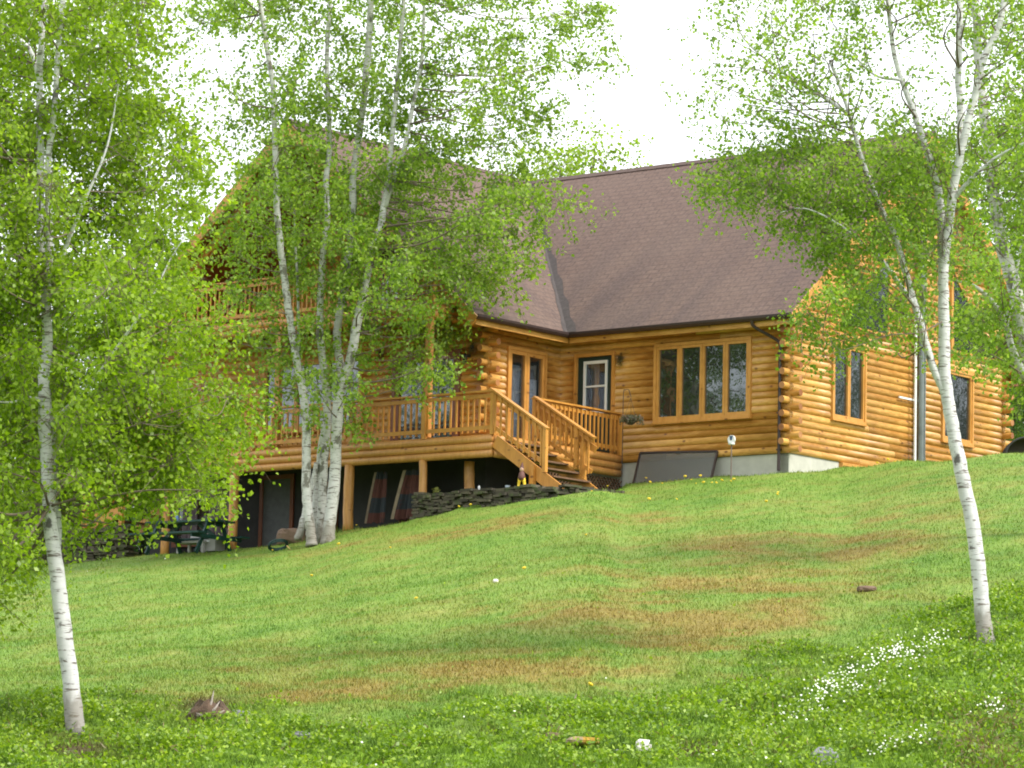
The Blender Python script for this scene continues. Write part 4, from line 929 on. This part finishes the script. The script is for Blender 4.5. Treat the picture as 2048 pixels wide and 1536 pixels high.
# ------------------------------------------------------------------ dry stone wall
def stone_wall(name, path, ztop, label, seed=5, thick=.35):
    rr = random.Random(seed); e = MB(); path = [np.array(p, float) for p in path]; g0 = H(path[0][0], path[0][1], 0); g0[2] = float(tz(g0[0], g0[1])); root_xy = g0
    L = [0]; 
    for i in range(len(path) - 1): L.append(L[-1] + np.linalg.norm(path[i + 1] - path[i]))
    def at(s):
        i = min(len(L) - 2, max(0, int(np.searchsorted(L, s) - 1))); t = (s - L[i]) / (L[i + 1] - L[i]); p = path[i] * (1 - t) + path[i + 1] * t; d = path[i + 1] - path[i]; return p, d / np.linalg.norm(d)
    row = 0
    while row < 16:
        s = rr.uniform(-.2, 0); h0 = row * .058; any_ = False
        while s < L[-1]:
            w_ = rr.uniform(.10, .36); p, d = at(min(max(s + w_ / 2, 0), L[-1])); q = H(p[0], p[1], 0); gz_ = float(tz(q[0], q[1] - .5)) - .12; z = gz_ + h0 + rr.uniform(-.008, .008); zt = np.interp(s, [0, L[-1]], ztop)
            if z < zt + rr.uniform(-.03, .03):
                any_ = True; n_ = np.array([-d[1], d[0]]); th = thick * rr.uniform(.85, 1.1); off = rr.uniform(-.07, .07); hh = rr.uniform(.045, .062)
                c8 = []
                for k_, (u_, v_) in enumerate([(-.5, -.5), (.5, -.5), (.5, .5), (-.5, .5)]):
                    xy = p + d * u_ * (w_ - .012) * rr.uniform(.93, 1.0) + n_ * (v_ * th + off); c8.append(H(xy[0], xy[1], 0))
                tl = rr.uniform(-.006, .006); c8b = [np.array([c[0], c[1], z + (tl if k_ in (0, 3) else -tl)]) for k_, c in enumerate(c8)]
                c8t = [np.array([c[0], c[1], z + hh + (tl if k_ in (0, 3) else -tl) + rr.uniform(-.006, .006)]) for k_, c in enumerate(c8)]
                e.add([c - root_xy for c in c8b + c8t], [(0, 3, 2, 1), (4, 5, 6, 7), (0, 1, 5, 4), (1, 2, 6, 5), (2, 3, 7, 6), (3, 0, 4, 7)])
            s += w_
        row += 1
        if not any_: break
    o = e.build(name, M_SLATE); o.location = root_xy; tag(o, label, 'stone wall'); return o
stone_wall('stone_wall', [(-6.2, -4.95), (-4.5, -5.0), (-2.4, -4.98), (-1.95, -4.2), (-2.3, -2.8), (-3.2, -1.2)], (8.94, 8.98), 'low dry stone wall of flat mossy slate below the right deck stairs', 5)
stone_wall('stone_wall', [(-19.5, -6.0), (-17.5, -5.6), (-15.0, -4.9)], (8.9, 8.75), 'dark rock retaining wall below the left deck stairs', 9, .5)

# ------------------------------------------------------------------ picnic table
pt = empty('picnic_table'); pc = P3(378, 1106, 77.6); pc[2] = float(tz(pc[0], pc[1])); pt.location = pc; pt.rotation_euler = (0, 0, -TH + .06)
tag(pt, 'dark green wooden picnic table with attached benches on the grass below the deck', 'picnic table')
e = MB()
for i in range(5): e.box(-1.0, 1.0, -.37 + i * .15, -.37 + i * .15 + .14, .71, .75)
e.build('tabletop', M_PIC, pt)
for s in (-1, 1):
    e = MB()
    for k in range(2): e.box(-1.0, 1.0, *sorted((s * (.60 + k * .15), s * (.60 + k * .15 + .14))), .41, .45)
    e.build('bench', M_PIC, pt)
for x_ in (-.72, .72):
    e = MB(); e.bar((x_, -.62, 0), (x_, -.22, .71), .09, .045, up=(1, 0, 0)); e.bar((x_, .62, 0), (x_, .22, .71), .09, .045, up=(1, 0, 0)); e.bar((x_ + .05, -.86, .38), (x_ + .05, .86, .38), .04, .09); e.bar((x_ + .05, -.36, .67), (x_ + .05, .36, .67), .04, .09)
    e.bar((x_, 0, .40), (x_ * .35, 0, .70), .04, .08); e.build('leg_frame', M_PIC, pt)
def onpt(x_, y_, z_): r = Matrix.Rotation(-TH + .06, 3, 'Z') @ Vector((x_, y_, z_)); return (pc[0] + r.x, pc[1] + r.y, pc[2] + r.z)
bt = empty('spray_bottle', onpt(-.38, 0, .75)); tag(bt, 'small bottle with white top and blue body standing on the picnic table', 'bottle')
e = MB(); e.tube([(0, 0, 0), (0, 0, .01), (0, 0, .13), (0, 0, .17)], [.04, .045, .045, .018], 12); e.build('body', plain('blue_plastic', (.10, .20, .45), .3), bt, smooth=True)
e = MB(); e.tube([(0, 0, .165), (0, 0, .2), (0, 0, .25)], [.018, .02, .014], 10); e.box(-.05, .02, -.012, .012, .22, .25); e.build('spray_head', M_WHITE, bt)
# pale plastic bench/box behind the table
q = P3(392, 1107, 78.4); q[2] = float(tz(q[0], q[1])); sb = empty('plastic_bench', q, -TH); tag(sb, 'pale grey plastic garden bench partly hidden behind the picnic table', 'bench')
e = MB(); e.box(-.42, .42, -.22, .22, .20, .25); e.build('seat', M_PLAST, sb); e = MB()
for k in range(2):
    cx = -.21 + k * .42; vs = [(cx + .19 * math.cos(t), .2 + y_, .25 + .20 * abs(math.sin(t)) ** .5) for y_ in (0, .04) for t in np.linspace(0, math.pi, 12)] + []
    e.add(vs, [tuple(range(12)), tuple(range(12, 24))[::-1]] + [(i, i + 1, 13 + i, 12 + i) for i in range(11)])
e.build('backrest', M_PLAST, sb)
for x_ in (-.38, .38):
    for y_ in (-.18, .18): e = MB(); e.box(x_ - .03, x_ + .03, y_ - .03, y_ + .03, -.02, .199); e.build('leg', M_PLAST, sb)
q = P3(412, 1103, 78.0) if False else P3(425, 1104, 78.2); q[2] = float(tz(q[0], q[1])); bx = empty('storage_crate', q, -TH); tag(bx, 'off-white plastic crate under the right end of the picnic table', 'crate')
e = MB(); e.box(-.22, .22, -.16, .16, 0, .30); e.build('crate_body', M_PLAST, bx); e = MB(); e.box(-.24, .24, -.18, .18, .302, .33); e.box(-.08, .08, -.195, -.181, .2, .24); e.build('lid', M_WHITE, bx)
# coiled hose left of the birch clump
q = drop(556, 1087); q[2] = float(tz(q[0], q[1])); hz = empty('garden_hose', q); tag(hz, 'coiled dark green garden hose in the grass left of the birch clump', 'hose')
e = MB(); ts = np.linspace(0, 6.28 * 5, 120); e.tube([(math.cos(t) * (.19 + .02 * math.sin(t * .31)), .12 * math.sin(t), .10 + .09 * math.cos(t * 1.0 + 1.2) + .012 * t / 6) for t in ts], .014, 6); e.build('coil', M_PIC, hz, smooth=True)
e = MB(); e.tube([(.19, 0, .12), (.28, -.03, .03), (.34, -.04, .02)], [.014, .014, .02], 8); e.build('nozzle', M_BRASS, hz)

# ------------------------------------------------------------------ leaning screen panel
def spot(px, py, b):
    d = P3(px, py, 1.0) - np.array([0, 0, CAMZ]); o = np.array([0, 0, CAMZ]); t = ((C0 - o) @ V + b) / (d @ V); return o + d * t
p_ = [spot(1267, 968, -.55), spot(1421, 964, -.55), spot(1435, 903, -.13), spot(1281, 906, -.13)]
sc_ = empty('screen_panel', p_[0]); tag(sc_, 'grey mesh screen panel with dark frame leaning against the house foundation', 'panel')
e = MB(); o_ = p_[0]; ctr = sum(p_) / 4 - o_; nrm = np.cross(p_[1] - p_[0], p_[3] - p_[0]); nrm /= np.linalg.norm(nrm)
for i in range(4):
    a_, b_ = p_[i] - o_, p_[(i + 1) % 4] - o_; e.bar(a_, b_, .04, .045, up=nrm)
e.build('frame', M_GUT, sc_)
ms_, t_, b_s = nodes('screen_mesh'); b_s.inputs['Base Color'].default_value = (.15, .148, .135, 1); tr_ = t_.nodes.new('ShaderNodeBsdfTransparent'); mx_ = t_.nodes.new('ShaderNodeMixShader'); mx_.inputs[0].default_value = .42
t_.links.new(b_s.outputs[0], mx_.inputs[1]); t_.links.new(tr_.outputs[0], mx_.inputs[2]); t_.links.new(mx_.outputs[0], t_.nodes['Material Output'].inputs[0])
e = MB(); vs = [p - o_ for p in p_]; e.add(vs + [v - nrm * .004 for v in vs], [(0, 1, 2, 3), (7, 6, 5, 4)]); e.build('mesh', ms_, sc_)
e = MB(); k_ = (p_[2] + p_[3]) / 2 - o_; e.bar(k_ + nrm * .03 - np.array([.04, 0, .03]), k_ + nrm * .03 + np.array([.04, -.03, -.03]), .05, .04); e.build('latch', M_IRON, sc_)

# ------------------------------------------------------------------ shepherd's hook with basket, round sign on a stake
g = H(-3.72, -1.0, 0); g[2] = float(tz(g[0], g[1])); hk = empty('plant_hook', g, -TH); tag(hk, 'thin black shepherd hook on a tall stake right of the deck', 'plant hook')
hz_ = 11.53 - g[2]; e = MB(); e.tube(catmull([(0, 0, -.2), (0, 0, hz_ * .5), (0, 0, hz_ - .1), (.05, 0, hz_), (.14, 0, hz_), (.19, 0, hz_ - .12), (.22, 0, hz_ - .17)], 5), .0085, 6); e.build('stake', M_IRON, hk)
hp = g + U * .2; hp[2] = g[2] + hz_ - .18; bk = empty('hanging_basket', hp, -TH); tag(bk, 'hanging basket of trailing grey-green plant with pinkish leaves on the shepherd hook', 'hanging basket')
e = MB()
for k in range(3): e.tube([(0, 0, 0), (math.cos(k * 2.09) * .15, math.sin(k * 2.09) * .15, -.46)], .004, 4)
e.build('chain', M_IRON, bk); e = MB(); e.tube([(0, 0, -.45), (0, 0, -.47), (0, 0, -.55), (0, 0, -.60)], [.16, .165, .12, .05], 14); e.build('pot', M_BROWNBARK, bk)
r_ = np.random.default_rng(5); n = 900; a = r_.random(n) * 6.28; rad = .22 * r_.random(n) ** .5 * 1.1; P_ = np.stack([np.cos(a) * rad * 1.15 + .03, np.sin(a) * rad, -.40 - rad ** 2 * 3.2 * r_.random(n) - .04 + .06 * r_.random(n)], -1)
v, f = leaf_quads(P_, .045, .022, r_, droop=.7); np_mesh('foliage', v, f, m_leaf('grey_green_foliage', [(.06, .075, .04), (.13, .15, .09), (.22, .11, .10)], .25), bk)
def hang_dry(px, py, T, s, z, label):
    o = T(s, .14, z); q = H(o[0], o[1], o[2]); r0 = empty('wall_plant', q, -TH); tag(r0, label, 'wall plant', 'dried plants hanging on the log walls'); e = MB(); e.tube([(0, .07, .07), (0, 0, .05), (0, 0, 0)], .006, 5); e.tube([(0, 0, 0), (0, 0, -.08)], [.05, .03], 8); e.build('holder', M_IRON, r0)
    rr_ = np.random.default_rng(int(px)); P_ = rr_.normal(size=(150, 3)) * np.array([.035, .03, .04]); P_[:, 2] -= np.abs(rr_.normal(size=150)) * .09 - .02
    v, f = leaf_quads(P_, .07, .018, rr_, droop=1.2); np_mesh('foliage', v, f, M_DRYW, r0)
hang_dry(1250, 705, Wf(0), -4.48, 12.45, 'small dried plant hanging on the log wall right of the green door')
hang_dry(765, 700, Wf(BW), -9.3, 12.55, 'dried plant hanging on the log wall left of the patio door')
hang_dry(943, 690, Wf(BW), -6.62, 12.5, 'dried plant hanging under the eave right of the patio door')
g = H(-.80, -1.0, 0); g[2] = float(tz(g[0], g[1])); sg = empty('garden_ornament', g, -TH); tag(sg, 'round white and blue garden ornament on a thin stake in front of the foundation', 'garden ornament')
zz = 10.28 - g[2]; e = MB(); e.tube([(0, 0, -.1), (0, 0, zz - .08)], .014, 8); e.build('stake', plain('weathered_stake', (.16, .12, .10), .8), sg)
e = MB(); e.tube([(0, -.02, zz), (0, .02, zz)], .092, 20); e.tube([(0, 0, zz - .11), (0, 0, zz - .07)], [.07, .075], 12); e.build('disc', M_WHITE, sg)
e = MB(); e.add([(-.045, -.024, zz + .075), (.045, -.024, zz + .075), (.022, -.024, zz - .02), (-.022, -.024, zz - .02)] + [(-.045, -.021, zz + .075), (.045, -.021, zz + .075), (.022, -.021, zz - .02), (-.022, -.021, zz - .02)], [(0, 3, 2, 1), (4, 5, 6, 7)]); e.tube([(0, -.026, zz + .01), (0, -.022, zz + .01)], .02, 8); e.build('emblem', plain('slate_blue', (.06, .10, .18), .5), sg)

# ------------------------------------------------------------------ small things on the stone wall
def spot(px, py, b):
    d = P3(px, py, 1.0) - np.array([0, 0, CAMZ]); o = np.array([0, 0, CAMZ]); t = ((C0 - o) @ V + b) / (d @ V); return o + d * t
wt = lambda px, b=-4.85: spot(px, np.interp(px, [850, 940, 1010, 1045, 1120], [991, 986, 979, 977, 975]), b)
q = wt(1043); gn = empty('gnome_ornament', q, -.3); tag(gn, 'garden gnome with red top and yellow legs on the stone wall by the stairs', 'garden ornament')
for s in (-1, 1): e = MB(); e.tube([(s * .075, 0, 0), (s * .07, 0, .03), (s * .055, 0, .14), (s * .03, 0, .22)], [.05, .032, .035, .05], 8); e.build('leg', M_YEL, gn, smooth=True)
e = MB(); e.tube([(0, 0, .18), (0, 0, .24), (0, 0, .33), (0, 0, .37)], [.07, .08, .06, .035], 10); e.build('torso', plain('faded_red', (.14, .06, .05), .7), gn, smooth=True)
e = MB(); e.tube([(0, 0, .36), (0, -.01, .39), (0, -.01, .43), (0, 0, .455)], [.03, .045, .042, .02], 10); e.build('head', plain('skin_paint', (.45, .28, .2), .6), gn, smooth=True); e = MB(); e.tube([(0, 0, .43), (0, 0, .47), (.01, 0, .56)], [.05, .035, .004], 10); e.build('hat', plain('hat_red', (.12, .05, .05), .7), gn)
q = wt(1015); o_ = MB(); o_.tube([(0, 0, 0), (0, 0, .005), (0, 0, .085), (0, 0, .085), (0, 0, .02)], [.04, .042, .055, .046, .035], 12, cap=False); o1 = o_.build('flower_pot', plain('pale_blue_glaze', (.42, .48, .55), .4)); o1.location = q; tag(o1, 'small pale blue-grey pot on the stone wall left of the gnome', 'pot')
q = wt(958); o_ = MB(); o_.tube([(0, 0, 0), (0, 0, .03), (0, 0, .06), (0, 0, .085), (0, 0, .115), (0, 0, .14)], [.035, .04, .022, .030, .028, .008], 10); o1 = o_.build('white_figurine', M_WHITE, smooth=True); o1.location = q; tag(o1, 'tiny white figurine on the stone wall right of the thick grey post', 'figurine')
q = wt(873); pf = empty('potted_plant', q); tag(pf, 'small pale yellow-green plant in a low pot at the left end of the stone wall', 'plant'); e = MB(); e.tube([(0, 0, -.02), (0, 0, .05)], [.035, .045], 10); e.build('pot', M_BROWNBARK, pf)
r_ = np.random.default_rng(8); v, f = leaf_quads(r_.normal(size=(90, 3)) * .03 + np.array([0, 0, .09]), .04, .025, r_, -.5); np_mesh('foliage', v, f, m_leaf('pale_foliage', [(.2, .22, .05), (.4, .4, .12)], .3), pf)

# ------------------------------------------------------------------ far right: fence and arched cover
fr = spot(2046, 900, 11.6); fc = empty('picket_fence', (fr[0] - .9, fr[1], 0)); 
fx0, fx1, fyy = P3(1992, 890, 86)[0], P3(2120, 880, 86)[0], 86.0; fz0 = P3(2020, 912, 86)[2] - .5; fz1 = P3(2020, 882, 86)[2]
fc.location = (fx0, fyy, fz0); tag(fc, 'low yellow wooden picket fence behind the right corner of the log house', 'fence')
e = MB(); e.box(0, fx1 - fx0, -.03, .03, fz1 - fz0 - .12, fz1 - fz0); e.box(0, fx1 - fx0, -.03, .03, .2, .28); e.build('rail', M_DECK, fc)
for i in range(int((fx1 - fx0) / .13)): e = MB(); e.box(i * .13, i * .13 + .06, -.055, -.031, .05, fz1 - fz0 - .02); e.build('picket', M_DECK, fc)
ac = P3(2055, 912, 80.0); ar = empty('arched_swing_seat', ac); tag(ar, 'curved dark canopy frame standing beyond the crest at the far right edge', 'canopy frame')
e = MB(); R_ = .5; arc = [(-R_ * math.cos(t), 0, R_ * .86 * math.sin(t)) for t in np.linspace(0, math.pi, 22)]; e.tube(arc, .028, 8); e.tube([(x, .5, z) for x, y, z in arc], .028, 8); e.build('frame', M_IRON, ar, smooth=True)
e = MB(); k = len(arc); e.add([(x * .97, .02, z * .97) for x, y, z in arc] + [(x * .97, .48, z * .97) for x, y, z in arc], [(i, i + 1, k + i + 1, k + i) for i in range(k - 1)]); e.add([(x * .96, .46, z * .96) for x, y, z in arc], [tuple(range(k))]); e.build('cover', plain('dark_cover', (.05, .035, .03), .7), ar)

# ------------------------------------------------------------------ rocks, stump, mound brush
def rock(px, py, wpx, hpx, mat, name, label, seed, sink=.35, cat='rock', flat=1.0):
    q = drop(px, py); q = q.copy(); s = q[1] / F; w_, h_ = wpx * s / 2, hpx * s; rr = np.random.default_rng(seed); n, m = 14, 9; vs = []
    for j in range(m + 1):
        th = math.pi * j / m
        for i in range(n):
            ph = 6.283 * i / n; d = np.array([math.cos(ph) * math.sin(th), math.sin(ph) * math.sin(th), math.cos(th)])
            k_ = 1 + .32 * (fbm(d[0] * 1.6 + seed, d[1] * 1.6 + d[2] * 1.3, 3, seed) - .5) * 2
            e_ = np.sign(d) * np.abs(d) ** .75; vs.append((e_[0] * w_ * k_, e_[1] * w_ * .8 * k_, e_[2] * h_ * .62 * k_ + h_ * (.5 - sink * .5)))
    fs = [(j * n + i, (j + 1) * n + i, (j + 1) * n + (i + 1) % n, j * n + (i + 1) % n) for j in range(m) for i in range(n)]
    e = MB(); e.add(vs, fs); o = e.build(name, mat); o.location = q; tag(o, label, cat); return o
rock(1287, 1500, 30, 22, M_ROCKW, 'white_rock', 'rounded white rock in the grass at the bottom centre', 3)
rock(1650, 1530, 52, 34, M_ROCKG, 'grey_rock', 'blue-grey pointed rock at the bottom edge below the white flowers', 4)
rock(1735, 1182, 40, 11, M_ROCKB, 'brown_rock', 'flat brown rock in the lawn left of the leaning right birch', 5)
rock(1165, 1488, 72, 15, M_ROCKO, 'lichen_rock', 'flat rock with orange lichen at the bottom of the lawn', 6)
rock(1106, 1482, 34, 18, M_ROCKB, 'brown_rock', 'small dark brown rock just left of the orange lichen rock', 7)
rock(605, 1478, 34, 16, M_ROCKG, 'grey_rock', 'small grey rock in the weeds right of the dug soil hollow', 8)
rock(482, 1434, 38, 14, M_ROCKG, 'grey_rock', 'half buried grey rock at the right foot of the soil hollow', 9)
rock(1445, 1406, 22, 9, M_ROCKG, 'grey_rock', 'small blue-grey rock showing in the bright weeds at centre right', 10)
rock(1428, 1436, 16, 7, M_ROCKG, 'grey_rock', 'smallest grey rock in the bright weeds, lower of a pair at centre right', 11)
rock(992, 1164, 12, 6, M_ROCKW, 'white_rock', 'tiny white stone alone in the middle of the lawn', 12)
rock(1238, 1505, 20, 7, M_ROCKG, 'grey_rock', 'grey stone left of the rounded white rock', 14)
rock(585, 1086, 60, 34, M_ROCKB, 'brown_rock', 'mossy brown boulder at the left foot of the birch clump', 15)
# root stump in the soil hollow
q = drop(418, 1436); st = empty('root_stump', q); tag(st, 'old brown root stump with bleached splinters sticking out of the bank', 'stump')
e = MB(); rr = np.random.default_rng(4); vs = []
for j in range(7):
    t = j / 6
    for i in range(16):
        a = 6.283 * i / 16; r = (.31 - .17 * t ** 2) * (1 + .25 * (fbm(math.cos(a) * 1.5 + 3, math.sin(a) * 1.5 + t * 2, 3) - .5) * 2); vs.append((math.cos(a) * r, math.sin(a) * r * .8, -.05 + .23 * t + .05 * math.sin(a * 3) * t))
e.add(vs, [(j * 16 + i, j * 16 + (i + 1) % 16, (j + 1) * 16 + (i + 1) % 16, (j + 1) * 16 + i) for j in range(6) for i in range(16)] + [tuple(range(96, 112))]); e.build('stump', plain('rotten_wood', (.09, .055, .035), .95, .4, 9, bmp=.6), st)
for k, (dx, dy, dz) in enumerate([(.05, -.05, .33), (-.14, -.2, .05), (.13, -.1, .20), (.2, -.05, .10), (-.2, -.1, .04)]):
    e = MB(); e.tube(catmull([(dx * .2 - .04, -.16, .02), (dx * .6, dy - .1, dz * .5), (dx, dy, dz)], 4), [.02, .02, .019, .018, .016, .014, .012, .009, .004][:len(catmull([(0, 0, 0), (1, 1, 1), (2, 2, 2)], 4))], 6); e.build('splinter', plain('bleached_wood', (.26, .22, .19), .8) if k == 0 else bpy.data.materials['bleached_wood'], st)

# ------------------------------------------------------------------ dandelions
dp = None; dl = [(1290, 962), (1298, 972), (1322, 970), (1371, 963), (1392, 970), (1405, 974), (1425, 970), (1430, 972), (1441, 968), (1460, 966), (1466, 969), (1381, 962), (1400, 961), (1557, 990), (1552, 996), (1533, 1011), (1214, 976), (1086, 991), (1182, 985), (1296, 1008), (1352, 1003), (915, 1020),
     (943, 1017), (712, 1054), (676, 1098), (1790, 926), (1772, 928), (1800, 925), (1752, 933), (832, 1208), (1170, 1075), (1050, 1150), (545, 1103), (1175, 1388), (780, 1100), (620, 1160)]
for i, (a, b) in enumerate(dl):
    if dp is None:
        dp = empty('dandelion'); e = MB(); e.tube([(0, 0, 0), (.01, 0, .06), (0, 0, .11)], .003, 4); e.build('stem', M_WEED, dp)
        e = MB(); e.tube([(0, 0, .105), (0, -.004, .115), (0, -.008, .128), (0, -.01, .132)], [.012, .028, .025, .008], 9); e.build('flower', M_YEL, dp); o = dp
    else: o = copy_tree(dp)
    q = drop(a, b + 4); o.location = q; s = 1.0 + .35 * math.sin(i * 2.7); o.scale = (s, s, s); o.rotation_euler = (.2 * math.sin(i), .2 * math.cos(i * 1.7), i)
    tag(o, 'small yellow dandelion flower in the grass', 'dandelion', 'dandelions scattered over the lawn')
print('scene built: objects', len(bpy.data.objects))
